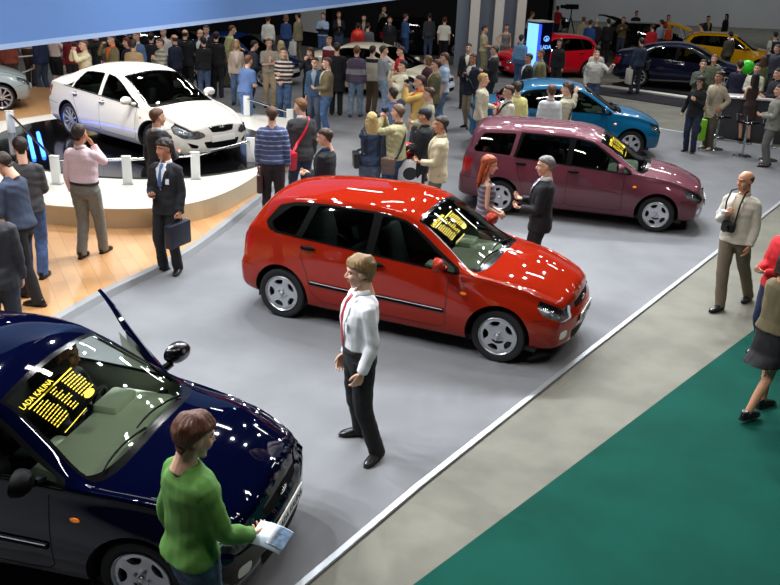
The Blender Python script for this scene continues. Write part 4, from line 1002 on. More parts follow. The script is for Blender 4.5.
# ------------------------------------------------------------------ camera
CF, CP, CH, CR = 866.16, R(21.664), 4.1158, R(2.4026)
_R = Vector((1, 0, 0)); _U = Vector((0, math.sin(CP), math.cos(CP))); _F = Vector((0, math.cos(CP), -math.sin(CP)))
_R2 = _R*math.cos(CR)+_U*math.sin(CR); _U2 = -_R*math.sin(CR)+_U*math.cos(CR)
cam = bpy.data.cameras.new('camera'); co = bpy.data.objects.new('camera', cam); COL.objects.link(co); SC.camera = co
cm_ = Matrix((_R2, _U2, -_F)).transposed().to_4x4(); cm_.translation = (0, 0, CH); co.matrix_world = cm_
cam.sensor_width = 36; cam.lens = CF/780*36; cam.clip_end = 200
def at(px, py, z=0.0):
    """the point of the place at height z that shows at this pixel of the photograph"""
    d = _F+_R2*((px-390)/CF)-_U2*((py-292.5)/CF); t = (z-CH)/d.z; return Vector((d.x*t, d.y*t, z))

# ------------------------------------------------------------------ setting
def struct(name, mb, m, smooth=False, mats=None, label=None):
    o = mb.obj(name, m, None, smooth, mats=mats); o['kind'] = 'structure'; return o
def prism(mb, poly, z0, z1, mi_top=0, mi_side=0):
    n = len(poly); v = [(p[0], p[1], z1) for p in poly]+[(p[0], p[1], z0) for p in poly]
    mb.add(v, [tuple(range(n))], mi_top); k = len(mb.v)-2*n
    mb.f += [(k+i, k+n+i, k+n+(i+1) % n, k+(i+1) % n) for i in range(n)]; mb.m += [mi_side]*n
def smooth_poly(pts, k=6, closed=False):
    out = []; n = len(pts)
    for i in range(n-1 if not closed else n):
        p = [np.array(pts[(i+j) % n if closed else min(max(i+j, 0), n-1)], float) for j in (-1, 0, 1, 2)]
        for q in range(k):
            t = q/k; out.append(tuple(.5*((2*p[1])+(-p[0]+p[2])*t+(2*p[0]-5*p[1]+4*p[2]-p[3])*t*t+(-p[0]+3*p[1]-3*p[2]+p[3])*t**3)))
    if not closed: out.append(tuple(pts[-1]))
    return out
def nodes_of(m): return m.node_tree.nodes, m.node_tree.links, m.node_tree.nodes['Principled BSDF']
def carpet(name, c, c2, sc):
    m = mat(name, c, .95, nscale=sc, nstr=.3, col2=c2, bump=.35, bscale=500, spec=.15); return m
m_grey = carpet('grey carpet', '#7d7e81', '#757679', 1.3); m_green = carpet('green carpet', '#07493e', '#064238', 1.5)
m_dark = carpet('dark carpet', '#2b2a30', '#232228', 1.5)
m_conc = mat('concrete', '#6f6d61', .75, nscale=1.6, nstr=.3, col2='#605e53', bump=.1, bscale=80)
def parquet():
    m = mat('parquet', '#e0a868', .32, spec=.5); N, L, b = nodes_of(m)
    tc = N.new('ShaderNodeTexCoord'); mp = N.new('ShaderNodeMapping'); mp.inputs['Rotation'].default_value = (0, 0, R(62)); br = N.new('ShaderNodeTexBrick')
    br.inputs['Color1'].default_value = _lin(hexc('#bf9468')); br.inputs['Color2'].default_value = _lin(hexc('#b38456')); br.inputs['Mortar'].default_value = _lin(hexc('#9a7248'))
    br.inputs['Scale'].default_value = 1; br.inputs['Brick Width'].default_value = 1.2; br.inputs['Row Height'].default_value = .19; br.inputs['Mortar Size'].default_value = .004; br.inputs['Bias'].default_value = .1
    L.new(tc.outputs['Object'], mp.inputs[0]); L.new(mp.outputs[0], br.inputs['Vector']); L.new(br.outputs['Color'], b.inputs['Base Color']); return m
m_wood = parquet(); m_white = mat('white laminate', '#d2d0c9', .3, coat=.3); m_wside = mat('pale side panel', '#cbb998', .35)
m_edge = mat('grey edge strip', '#85888a', .5); m_alu = mat('brushed aluminium', '#a4a8ac', .5, metal=.5); m_chr = mat('polished steel', '#d5d8dc', .15, metal=1)
m_blk = mat('gloss black', '#0b0b0e', .12, coat=.5); m_mblk = mat('matt black', '#121215', .8)

sd_ = np.array((.578, .816)); sn_ = np.array((-.816, .578)); s0 = np.array((-.52, 4.83))
# the strip line of the stand runs along sd_; the corner lies far right
corner = np.array((10.2, 20.1)); 
line = [(-3.2, 1.0), (-.52, 4.83), (.31, 6.08), (1.83, 8.23), (5.11, 12.81), (7.17, 15.69), (10.2, 20.0)]
mb = MB(); prism(mb, [(-40, -6), (60, -6), (60, 64), (-40, 64)], -.30, -.012); struct('floor', mb, m_conc)
mb = MB(); prism(mb, [(-30, -5)]+[(-3.2, -5)]+line+[(5.2, 24.2), (6.3, 36), (6.3, 44), (-30, 44)], -.012, .0); o = struct('floor_carpet', mb, m_grey)
g0 = [(-.9, 3.2), (.24, 4.86), (1.51, 6.31), (3.06, 8.09), (5.01, 10.32), (9.0, 15.1), (16, 23.5), (30, 23.5), (30, -5), (-.9, -5)]
mb = MB(); prism(mb, g0, -.012, -.003); struct('floor_green_carpet', mb, m_green)
mb = MB()
n = len(line); dd = [np.array(line[min(i+1, n-1)])-np.array(line[max(i-1, 0)]) for i in range(n)]; dd = [d/np.linalg.norm(d) for d in dd]
for k, (o_, z_) in enumerate(((-.034, .0), (-.026, .012), (.026, .012), (.034, .0))): mb.v += [(line[i][0]-dd[i][1]*o_, line[i][1]+dd[i][0]*o_, z_) for i in range(n)]
for k in range(3): mb.f += [(k*n+i, (k+1)*n+i, (k+1)*n+i+1, k*n+i+1) for i in range(n-1)]
mb.m = [0]*len(mb.f)
struct('trim_1', mb, m_alu, True)
mb = MB(); mb.tube([(10.2, 20.0, .004), (5.2, 24.2, .004)], .028, 8, flat=.55); struct('trim_2', mb, m_alu, True)
# low parquet platform
edge = smooth_poly([(-4.6, 5.2), (-4.25, 7.4), (-3.97, 8.46), (-3.59, 9.74), (-3.1, 10.92), (-2.8, 12.0), (-2.41, 14.24), (-2.2, 15.6)], 5)
mb = MB(); prism(mb, edge+[(-3, 18), (-16, 18), (-16, 5.2)], 0, .08); struct('floor_parquet', mb, m_wood)
off = [(x+.09, y-.03) for x, y in edge]
mb = MB(); n = len(edge); mb.add([(x, y, .082) for x, y in edge]+[(x, y, .075) for x, y in off]+[(x+.04, y, .001) for x, y in off], [(i, n+i, n+i+1, i+1) for i in range(n-1)]+[(n+i, 2*n+i, 2*n+i+1, n+i+1) for i in range(n-1)]); struct('trim_3', mb, m_edge, True)
# rear parquet platform under the silver car
mb = MB(); prism(mb, [(-8.0, 18.2), (-7.2, 20.2), (-7.0, 22.0), (-8.2, 23.4), (-18, 23.4), (-18, 16.5), (-9.2, 16.5)], 0, .30); struct('floor_parquet_rear', mb, m_wood)
# white round podium
pod = smooth_poly([(-9.3, 14.4), (-7.6, 13.0), (-6.3, 12.55), (-5.3, 12.36), (-4.7, 12.29), (-4.1, 12.29), (-3.48, 12.45), (-2.99, 12.89), (-2.68, 13.5), (-2.45, 14.35), (-2.30, 15.4), (-2.05, 17.0), (-1.85, 18.5), (-2.0, 19.5), (-2.9, 20.2), (-5, 20.6), (-7.0, 20.2), (-8.2, 18.6), (-9.3, 17.0)], 5, True)
mb = MB(); prism(mb, pod, .0, .38, 0, 1)
po = mb.obj('podium', None, None, False, mats=[m_white, m_wside])
po['kind'] = 'structure'
def ellipse(cx, cy, a, b, yaw, n=48):
    return [(cx+a*math.cos(t)*math.cos(R(yaw))-b*math.sin(t)*math.sin(R(yaw)), cy+a*math.cos(t)*math.sin(R(yaw))+b*math.sin(t)*math.cos(R(yaw))) for t in [2*PI*i/n for i in range(n)]]
mb = MB(); prism(mb, ellipse(-5.05, 16.75, 3.0, 2.55, -40), .36, .41); tt = mb.obj('turntable', m_blk, None, False); tag(tt, 'black glossy turntable set into the white podium under the white saloon', 'turntable')
# blue light tubes under the deck edge
for k, (px, py, qx, qy) in enumerate(((27, 136, 32, 158), (36, 133, 42, 156))):
    mb = MB(); a, b = at(px+2, py, .43), at(qx+2, qy, .43); mb.tube([a, b], .035, 8)
    o = mb.obj('neon_tube', mat('blue neon', '#2f6bff', .4, emit=6)); tag(o, ['blue glowing tube on the black turntable, the left of two', 'blue glowing tube on the black turntable, the right of two'][k], 'light tube', 'blue tubes on the turntable')
# walls
mb = MB(); mb.box(5, 60, 62, 62.3, 0, 12); struct('wall_back', mb, mat('grey wall', '#9a9b9c', .9, nscale=.3, nstr=.08))
mb = MB(); mb.box(-40, 7.2, 43.5, 43.8, 0, 12); struct('wall_backdrop', mb, mat('black drape', '#17181d', .9))
mb = MB(); mb.box(7.0, 7.3, 43.5, 62, 0, 12); struct('wall_return', mb, mat('grey wall', '#9a9b9c'))
mb = MB(); mb.box(-40.3, -40, -6, 62, 0, 12); struct('wall_left', mb, m_mblk)
mb = MB(); mb.box(60, 60.3, -6, 62, 0, 12); struct('wall_right', mb, mat('grey wall', '#9a9b9c'))
mb = MB(); mb.box(-40, 60, -6.3, -6, 0, 12); struct('wall_front', mb, mat('dim wall', '#1c1d20', .9))
mb = MB(); mb.box(-40.3, 60.3, -6.3, 62.3, 12, 12.2); struct('ceiling', mb, mat('dark ceiling', '#232427', .9))

# blue overhead fascia
def at_y(px, py, y):
    d = _F+_R2*((px-390)/CF)-_U2*((py-292.5)/CF); t = y/d.y; return Vector((d.x*t, y, CH+d.z*t))
fa, fb = at(-40, 55.3, 2.9), at(399, -.5, 2.9)
d_ = (fb-fa).normalized(); nrm = Vector((-d_.y, d_.x, 0)); er = empty('overhead_fascia', tuple((fa+fb)/2-Vector((0, 0, 0))), 0)
c0 = (fa+fb)/2
def rel(p): return tuple(Vector(p)-c0)
mb = MB(); th = .25
for (z0, z1, nm, m) in ((2.96, 5.6, 'fabric_panel', None), (2.9, 2.96, 'edge_rail', None)):
    mb = MB(); P = [fa, fb, fb+nrm*th, fa+nrm*th]; prism(mb, [(p.x-c0.x, p.y-c0.y) for p in P], z0-2.9, z1-2.9)
    mb.add([(p.x-c0.x, p.y-c0.y, z0-2.9) for p in P[::-1]], [(0, 1, 2, 3)])
    mm_ = mat('blue backlit fabric', '#5c82be', .7, emit=.2) if nm == 'fabric_panel' else mat('pale edge rail', '#9fb6da', .4, emit=.2)
    mb.obj(nm, mm_, er, False)
for t in (.25, .6, .95):
    p = fa.lerp(fb, t)+nrm*th/2; mb = MB(); mb.tube([rel((p.x, p.y, 5.5)), rel((p.x, p.y, 12))], .01, 6); mb.obj('cable', m_alu, er)
tag(er, 'long blue backlit fascia panel hanging overhead across the upper left', 'fascia')

# ------------------------------------------------------------------ rope posts of the podium
def post(loc, label, h=.46, yaw=0, z=.38):
    r_ = empty('rope_post', (loc[0], loc[1], z), yaw); mb = MB(); mb.box(-.075, .075, -.04, .04, 0, h, bev=.02); mb.obj('post_body', mat('frosted acrylic', '#dfe3e2', .25, coat=.4), r_)
    mb = MB(); mb.box(-.09, .09, -.055, .055, 0, .012, bev=.004); mb.obj('foot_plate', m_alu, r_); mb = MB(); mb.box(-.078, .078, -.043, .043, h-.012, h+.006, bev=.008); mb.obj('cap_plate', m_white, r_); return tag(r_, label, 'post', 'acrylic posts around the podium')
posts = []
plist = [((12, 134), 'white acrylic post on the far left rim of the podium'), ((57, 184), 'pale acrylic post left of the man in the pink shirt'), ((128, 184), 'white acrylic post between the pink shirt man and the two suits'),
         ((196, 179), 'white acrylic post in front of the white saloon bumper'), ((251, 163), 'white rounded acrylic post beside the striped sweater man'), ((247, 116), 'white acrylic post on the far side of the podium right of the saloon'), ((290, 131), 'white acrylic post on the podium behind the blazer man')]
for (px, py), lb in plist:
    p = at(px, py, .38); posts.append(p); post(p, lb, yaw=random.Random(px).uniform(-10, 10))
def rope(i, j, lb, sag=.0):
    a, b = posts[i]+Vector((0, 0, .40)), posts[j]+Vector((0, 0, .40)); mb = MB(); pts = []
    for k in range(13):
        t = k/12; p = a.lerp(b, t); p.z -= sag*4*t*(1-t); pts.append(p-a)
    mb.tube(pts, .022, 8); o = mb.obj('barrier_rail', m_chr); o.location = a; tag(o, lb, 'barrier rail', 'rails between the acrylic posts')
rope(0, 1, 'steel rail crossing over the blue tubes on the left of the podium'); rope(1, 2, 'steel rail behind the man in the pink shirt'); rope(2, 3, 'steel rail passing behind the two dark suits'); rope(3, 4, 'steel rail below the front bumper of the white saloon')
rope(5, 6, 'thin steel rail on the far right rim of the podium')
# poles and white ropes in front of the rear parquet
pr = [at(-6, 108, .30), at(44, 90, .0), at(-14, 82, .30)]
mb = MB(); r_ = empty('rope_stanchion', tuple(pr[1])); mb.tube([(0, 0, 0), (0, 0, 1.0)], .022, 8); mb.obj('pole', m_chr, r_); mb = MB(); mb.lathe([(0.001, .02), (.15, .015), (.16, 0)], 20); mb.obj('base', m_chr, r_); tag(r_, 'thin steel stanchion with white ropes behind the silver car', 'stanchion')
for zz, sg, lb in ((.97, .10, 'upper white rope sagging to the left of the stanchion'), (.70, .35, 'lower white rope sagging over the silver car wheel')):
    a = pr[1]+Vector((0, 0, zz)); b = pr[2]+Vector((-1.2, 0, zz-.25)); mb = MB(); mb.tube([a.lerp(b, k/12)-Vector((0, 0, sg*4*k/12*(1-k/12)))-a for k in range(13)], .022, 6); o = mb.obj('barrier_rope', mat('white rope', '#e4e2da', .8)); o.location = a; tag(o, lb, 'rope', 'white ropes behind the silver car')

# ------------------------------------------------------------------ main cars
def name_car(root, label, grp='cars on display'):
    tag(root, label, 'car', grp); return root
def plate_text(root, S, po):
    xp = float(S.xcap(True, 0, .46)); text_part('plate_text', 'LADA KALINA', .075, mat('plate ink', '#30343c', .5), po, frame_m((xp+.018, 0, .46), (0, 1, 0), (0, 0, 1)), .001)
def screen_card(root, S, ws):
    """yellow specification sheet stuck inside the windscreen, passenger side"""
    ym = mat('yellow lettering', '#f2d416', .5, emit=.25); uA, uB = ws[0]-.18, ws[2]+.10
    def g(u, y): p = S.pt(u, S.v_of_y(u, abs(y)), .004); p[1] = math.copysign(p[1], y); return Vector(p)
    e = MB(); r_ = None
    up_ = (g(uB, -.45)-g(uA, -.45)).normalized(); L = (g(uB, -.45)-g(uA, -.45)).length
    ac = g(uB, -.05)-g(uB, -.50); ac.normalize(); o = g(uA, -.50); o2 = g(uB, -.50)
    card = empty('windscreen_sheet', (0, 0, 0)); card.parent = root
    n_ = ac.cross(up_).normalized(); W_ = .50
    def q(a, b): return g(uA+(uB-uA)*b, -.52+a)+n_*.006
    for (b0_, b1_, a0, a1) in [(.84, .86, 0, W_)]+[(.30, .31, W_*.02, W_*.55)]:
        mb = MB(); mb.add([q(a0, b0_), q(a1, b0_), q(a1, b1_), q(a0, b1_)], [(0, 1, 2, 3)]); mb.obj('rule_line', ym, card, False)
    rr = random.Random(3); mb = MB()
    for i in range(9):
        b = .78-i*.045
        for (a0, a1) in ((.01, .01+.16*rr.uniform(.6, 1)), (.20, .20+.10*rr.uniform(.4, 1))):
            a = a0
            while a < a1:
                w = rr.uniform(.012, .035); mb.add([q(a, b), q(min(a+w, a1), b), q(min(a+w, a1), b+.014), q(a, b+.014)], [(0, 1, 2, 3)]); a += w+.007
        a = .34
        while a < .48 and i < 8:
            w = rr.uniform(.012, .03); mb.add([q(a, b), q(a+w, b), q(a+w, b+.018), q(a, b+.018)], [(0, 1, 2, 3)]); a += w+.007
    o_ = mb.obj('small_print', ym, card, False); o_['kind'] = 'stuff'
    c_ = q(.13, .905); text_part('heading', 'LADA KALINA', .054, ym, card, frame_m(c_, ac, up_), .001)
    mb = MB(); cc = q(.40, .42); mb.add([cc+ac*(.055*math.cos(t))+up_*(.025*math.sin(t)) for t in np.linspace(0, 2*PI, 20, endpoint=False)], [tuple(range(20))]); mb.obj('round_stamp', ym, card, False)

P_red = paint('red paint', '#92200e', 0, .30); P_plum = paint('plum paint', '#643440', .3, .34); P_teal = paint('teal paint', '#08608a', .45, .32); P_navy = paint('navy paint', '#02041a', .0)
P_white = paint('pearl white paint', '#dedad2', .05, .3); P_silver = paint('silver paint', '#9aa6a6', .6, .3); P_yel = paint('yellow paint', '#dba000', .1, .3); P_black = paint('black paint', '#0a0b10', .2, .25); P_nav2 = paint('deep blue paint', '#070a26', .4, .25); P_cream = paint('cream paint', '#d5cdb8', .3, .3); P_blue = paint('blue paint', '#0a1f52', .4, .3); P_red2 = paint('raspberry paint', '#d00a22', .2, .3)

wsK = base_tables('hatch')['win']['ws']
c1, S1, p1 = make_car('hatchback_car', 'hatch', P_red, strip='chrome', handle='black', glass='#d3ded6', interior='#dde2cc', res=.042)
set_pose(c1, .262, 9.68, 0, -22.4, 1.03); plate_text(c1, S1, p1); screen_card(c1, S1, wsK); name_car(c1, 'bright red five-door hatchback with chrome side strips in the centre')
c2, S2, p2 = make_car('estate_car', 'wagon', P_plum, handle='black', glass='#c6d2ca', interior='#b4b8a6', res=.045)
set_pose(c2, 3.214, 14.578, 0, -15.77); plate_text(c2, S2, p2); screen_card(c2, S2, wsK); name_car(c2, 'metallic plum estate car behind the red hatchback')
mb = MB()
for s_ in (1, -1):
    mb = MB(); ribbon(mb, S2, [S2.xz(.70, .60), S2.xz(-.95, .64)], .012, .001, s_, thick=.004); mb.obj('side_crease', P_plum, c2)
c3, S3, p3 = make_car('saloon_car', 'sedan', P_teal, glass='#b4c4bb', res=.05, wheels='six')
set_pose(c3, 3.80, 19.75, 0, 0.5, 1.05); name_car(c3, 'metallic teal blue saloon behind the plum estate')
c4, S4, p4 = make_car('saloon_car', 'executive', P_white, wheels='ten', glass='#c4cac4', interior='#6b6a62', res=.05, dlo=False)
set_pose(c4, -4.88, 16.80, .41, -39.5, .995); name_car(c4, 'pearl white saloon on the round podium')
# the near dark blue car with its far front door open
c5, S5, p5 = make_car('saloon_car', 'sedan', P_navy, strip='chrome', handle='paint', glass='#dbe6de', interior='#e2ead2', res=.04, mirror='black', open_door=True, hole_win=('side_window_front', 1))
set_pose(c5, -2.60, 5.46, 0, -11.9); plate_text(c5, S5, p5); screen_card(c5, S5, wsK); name_car(c5, 'very dark navy car nearest the camera, lower left')
# opened door: the front left door swung out on its front hinge
T5 = base_tables('sedan'); xa, xb = T5['doors'][0]; Wd = T5['win']['front']; F5 = S5.fx
hp = Vector(S5.pt(xa, S5.v_of_z(xa, .6))); door = empty('front_door'); door.parent = c5; door.location = (hp.x+.02, hp.y+.02, 0); door.rotation_euler = (0, 0, R(-40))
def dm_(pts, off): 
    out = []
    for u, v in pts: p = S5.pt(u, v, off); out.append((p[0]-hp.x, p[1]-hp.y, p[2]))
    return out
us = np.linspace(xb, xa, 22); grid = []; vz0 = .30
for layer, off in ((0, .0), (1, -.055)):
    mb = MB(); nz = 12; v = []; f = []
    for u in us:
        va, vb = S5.v_of_z(u, vz0), F5(u, -.04)
        for k in range(nz): p = S5.pt(u, va+(vb-va)*k/(nz-1), off); v.append((p[0]-hp.x, p[1]-hp.y, p[2]))
    for i in range(len(us)-1):
        for k in range(nz-1): q = (i*nz+k, i*nz+k+1, (i+1)*nz+k+1, (i+1)*nz+k); f.append(q if layer == 0 else q[::-1])
    mb.add(v, f); mb.obj('door_skin' if layer == 0 else 'door_card', P_navy if layer == 0 else mat('door card', '#8e9684', .8), door)
wp = round_poly([(x, F5(x, f)) for x, f in Wd], .03, 3); fr_ = [(x, F5(x, f)) for x, f in [(.93*.87, -.02), (.80, .62), (.14, 1.10), (-.17, 1.10), (-.19, -.02)]]
mb = MB(); ribbon(mb, S5, round_poly(fr_, .04, 3), .055, -.012, 1, closed=True, thick=.028); mb.v = [(x-hp.x, y-hp.y, z) for x, y, z in mb.v]; mb.obj('window_frame', P_navy, door)
V_, F_ = cdt([[(p[0], p[1]*VS) for p in densify(wp, .06)]], [(x, y*VS) for x in np.arange(-.2, .9, .07) for y in np.arange(S5.VB, S5.VR, .03) if inpoly(np.array([[x, y]]), wp)[0]])
mb = MB(); mb.add(dm_([(a, b/VS) for a, b in V_], -.002), F_); mb.obj('door_glass', glass_mat('car glass #dbe6de', '#dbe6de'), door)
mb = MB(); mx = T5['mirror']; mp_ = Vector(S5.pt(mx, S5.VB+.02)); cc = Vector((mx-.02-hp.x, mp_.y+.15-hp.y, S5.f['zb'](mx)+.10))
mb.lathe([(0.001, .060), (.07, .05), (.105, .02), (.115, -.02), (.113, -.045), (.1, -.05), (0.001, -.04)], 20, M=Matrix.Translation(cc) @ Matrix.Rotation(R(20), 4, 'Z') @ Matrix.Rotation(PI/2, 4, 'Y') @ Matrix.Diagonal((.74, 1.08, 1, 1)))
mb.tube([(mx-hp.x, mp_.y-hp.y, S5.f['zb'](mx)), (mx-hp.x, mp_.y+.08-hp.y, S5.f['zb'](mx)+.04)], [.035, .03], 8); mb.obj('door_mirror', m_blk, door)
mb = MB(); mb.box(xb+.25-hp.x, xa-.2-hp.x, -.16, -.08, .58, .64, bev=.02); mb.obj('armrest', mat('door card', '#8e9684'), door)

# ------------------------------------------------------------------ background cars
def far_car(kind, body, px, py, z, yaw, label, nm='saloon_car', base=0, loc=None, **kw):
    """px,py: pixel of the roof centre, z its height"""
    kw.setdefault('res', .09); kw.setdefault('detail', 0)
    r_, S_, p_ = make_car(nm, kind, body, **kw); q = loc or at(px, py, base+z); set_pose(r_, q.x, q.y, base, yaw); name_car(r_, label); return r_, S_
far_car('hatch', P_silver, -38, 74, 1.48, 32, 'silver car at the left edge showing only its wheel with bright spoked rim', base=.30, wheels='ten', res=.06, detail=1, rimr=.235, nm='hatchback_car', loc=at(2, 98, .60)-(Matrix.Rotation(R(32), 3, 'Z') @ Vector((1.265, -.83, 0))))
far_car('executive', P_nav2, 688, 46, 1.48, -24, 'dark blue saloon on the black platform at the upper right', base=.12, wheels='ten', res=.06, loc=Vector((9.55, 29.9, 0)))
far_car('hatch', P_yel, 741, 36, 1.5, -22, 'bright yellow hatchback with raised tailgate in front of the grey wall', 'hatchback_car', loc=Vector((13.3, 36.4, 0)))
ry = bpy.context.scene.objects['hatchback_car.001'] if 'hatchback_car.001' in bpy.data.objects else None
far_car('wagon', P_black, 655, 22, 1.5, 12, 'black estate with raised tailgate near the grey wall', 'estate_car')
far_car('hatch', P_red2, 549, 33, 1.5, 203, 'raspberry red hatchback behind the tall lit display box', 'hatchback_car', res=.07, detail=1)
far_car('executive', P_cream, 352, 48, 1.48, -25, 'cream saloon surrounded by visitors, upper centre', loc=Vector((-.6, 26.7, 0)))
far_car('sedan', P_blue, 255, 45, 1.48, -20, 'glossy blue saloon half hidden behind the crowd by the podium', loc=Vector((-5.1, 28.2, 0)))
far_car('wagon', P_black, 425, 17, 1.5, 10, 'black estate with shiny roof behind the man in the white shirt', 'estate_car')
far_car('wagon', P_black, 536, 3, 1.5, 4, 'black estate just right of the white pillars, roof glinting', 'estate_car')
far_car('wagon', P_black, 232, 30, 1.5, 14, 'black estate under the blue fascia behind the dark coats', 'estate_car', loc=Vector((-8.2, 31.5, 0)))
# raised tailgates
def tailgate(root, col, glass=True):
    e = empty('tailgate', (-1.55, 0, 1.46)); e.parent = root; e.rotation_euler = (0, R(8), 0)
    mb = MB(); v = []; f = []; n = 9
    for i in range(n):
        t = i/(n-1)
        for j in range(7): y = -.56+1.12*j/6; v.append((-1.0*t, y*(1-.08*t), .14*math.sin(t*2.2)-.05*(y/.56)**2))
    f = [(i*7+j, (i+1)*7+j, (i+1)*7+j+1, i*7+j+1) for i in range(n-1) for j in range(6)]
    o = mb.add(v, f).obj('gate_panel', col, e); md = o.modifiers.new('t', 'SOLIDIFY'); md.thickness = .05
    mb = MB(); mb.add([(a, b*.8, c+.012) for a, b, c in v if -.58 < a < -.1], [(i*7+j, (i+1)*7+j, (i+1)*7+j+1, i*7+j+1) for i in range(len([1 for p in v if -.58 < p[0] < -.1])//7-1) for j in range(6)]); mb.obj('gate_glass', m_blk, e)
    for s_ in (1, -1): mb = MB(); mb.tube([(-.45, s_*.5, .08), (-.15, s_*.58, -.42)], .012, 6); mb.obj('gas_strut', m_chr, e)
for o in list(bpy.data.objects):
    if o.get('label', '').startswith('bright yellow hatchback'): tailgate(o, P_yel)
    if o.get('label', '').startswith('black estate with raised tailgate'): tailgate(o, P_black)

# black platform and its pale edge
q = [(7.3, 30.3), (12.2, 26.2), (17.5, 31.5), (12.5, 36.5)]
mb = MB(); prism(mb, q, 0, .12); struct('floor_platform', mb, m_dark)
mb = MB(); prism(mb, [(6.9, 30.2), (11.9, 25.8), (12.2, 26.2), (7.3, 30.3)], 0, .05); struct('trim_4', mb, mat('pale kerb', '#c9c6bb', .5))
mb = MB(); prism(mb, [(6.2, 28.6), (11.6, 23.9), (11.9, 25.8), (6.9, 30.2)], 0, .006); struct('floor_platform_apron', mb, m_dark)

# ------------------------------------------------------------------ pillars, sign, partition
for x, w, zt, mm_, nm, lb in ((459.5, 12, 0, 'g', 'panel', 'leftmost'), (482, 15, 0, 'g', 'panel', 'middle'), (505.5, 13, 0, 'g', 'panel', 'rightmost')):
    p = at(x, 66, 0); wd = w*p.length/CF; mb = MB(); mb.box(-wd/2, wd/2, -.04, .04, 0, 4.6, bev=.01); mb.box(-wd/2-.003, wd/2+.003, -.045, .045, 2.6, 2.63); o = mb.obj('partition_panel', mat('blue grey panel', '#7d8796', .5)); o.location = (p.x, p.y+.05, 0); tag(o, lb+' of the three tall blue grey partition panels', 'partition', 'tall partition screen')
for x, w, lb in ((470.5, 9, 'leftmost'), (494, 8.5, 'middle'), (515.5, 8.5, 'rightmost')):
    p = at(x, 67, 0); wd = w*p.length/CF; mb = MB(); mb.box(-wd/2, wd/2, -.12, .12, 0, 4.6, bev=.012); o = mb.obj('display_pillar', mat('warm white pillar', '#e6e2da', .6)); o.location = (p.x, p.y-.2, 0); tag(o, lb+' of the three tall white pillars', 'pillar', 'tall white pillars')
p = at(534, 91, 0); sg = empty('display_box', tuple(p), 32); W_ = .56
mb = MB(); mb.box(-W_/2, W_/2, -W_/2, W_/2, 0, 2.15, bev=.01); mb.obj('cabinet', mat('sign navy', '#050a26', .15, coat=.6), sg)
mb = MB(); mb.box(-W_/2-.004, -W_/2+.01, -W_/2+.02, W_/2-.02, .05, 2.1); mb.obj('light_panel', mat('cyan light', '#7fc4ff', .4, emit=1.3), sg)
mb = MB(); mb.box(-W_/2+.0, -W_/2+.10, -W_/2-.006, -W_/2+.01, .05, 2.1); mb.obj('corner_light', mat('blue light', '#2a50ff', .4, emit=1.2), sg)
mb = MB(); mb.box(-W_/2-.01, W_/2+.01, -W_/2-.01, W_/2+.01, 2.15, 2.19); mb.obj('top_cap', m_white, sg)
lm = mat('sign glow', '#6fa8ff', .4, emit=1.6)
text_part('sign_text', 'LADA', .17, lm, sg, frame_m((.05, -W_/2-.012, 1.40), (1, 0, 0), (0, 0, 1)), .004)
mb = MB(); M_ = Matrix.Translation((.05, -W_/2-.014, 1.66)) @ Matrix.Rotation(PI/2, 4, 'X')
mb.lathe([(.105+.012*math.cos(t), .006*math.sin(t)) for t in np.linspace(0, 2*PI, 6, endpoint=False)], 24, M=M_ @ Matrix.Diagonal((1, .72, 1, 1)), closed=True)
mb.tube([(.0, -W_/2-.014, 1.63), (.04, -W_/2-.014, 1.61), (.09, -W_/2-.014, 1.63), (.11, -W_/2-.014, 1.68)], .012, 6); mb.tube([(.05, -W_/2-.014, 1.61), (.03, -W_/2-.014, 1.72)], .010, 6); mb.obj('logo', lm, sg)
tag(sg, 'tall lit display box reading LADA in front of the raspberry red hatchback', 'sign')
# white and black partition behind the crowd
a = at(297, 30, .62); b = at(326, 34, .62)
pw = empty('partition_wall', (a.x, a.y, 0), math.degrees(math.atan2(b.y-a.y, b.x-a.x))); L_ = (b-a).length
mb = MB(); mb.box(0, L_, -.05, .05, .62, 3.2); mb.obj('white_panel', mat('partition white', '#d9ddd8', .6), pw, False); mb = MB(); mb.box(-.3, L_+.3, -.04, .04, 0, .62); mb.box(L_+.002, L_+.3, -.04, .04, .62, 3.2); mb.obj('black_panel', m_blk, pw, False)
tag(pw, 'glossy black partition with a white upper panel behind the crowd', 'partition')

# counter and stools at the right
a, b = at(722, 110, .95), at(786, 108, .95)
ct = empty('bar_counter', tuple(at(750, 97, 1.05).xy)+(0,), -12)
mb = MB(); mb.box(-1.0, 1.6, -.30, .30, 1.02, 1.07, bev=.01); mb.obj('counter_top', mat('counter top', '#d8cfcb', .25, coat=.4), ct); mb = MB(); mb.box(-.9, 1.5, -.22, .26, 0, 1.02); mb.obj('counter_front', mat('dark grey panel', '#3a3b40', .5), ct, False)
tag(ct, 'dark bar counter with a pale top at the right edge', 'counter')
def stool(px, py, lb):
    p = at(px, py, 0); r_ = empty('bar_stool', tuple(p), 20); mb = MB(); mb.lathe([(0.001, .02), (.20, .012), (.21, 0)], 24); mb.obj('base', m_chr, r_)
    mb = MB(); mb.tube([(0, 0, .01), (0, 0, .74)], .025, 8); mb.obj('post', m_chr, r_); mb = MB(); mb.lathe([(.15+.01*math.cos(t), .30+.01*math.sin(t)) for t in np.linspace(0, 2*PI, 6, endpoint=False)], 20, closed=True); mb.tube([(-.15, 0, .3), (.15, 0, .3)], .01, 6); mb.obj('foot_ring', m_chr, r_)
    mb = MB(); mb.box(-.19, .19, -.19, .19, .74, .80, bev=.025); mb.obj('seat', m_blk, r_); mb = MB(); mb.tube([(-.17, -.17, .78), (-.21, -.17, .95), (-.21, .17, .95), (-.17, .17, .78)], .012, 6); mb.obj('backrest', m_chr, r_); tag(r_, lb, 'stool', 'bar stools at the counter')
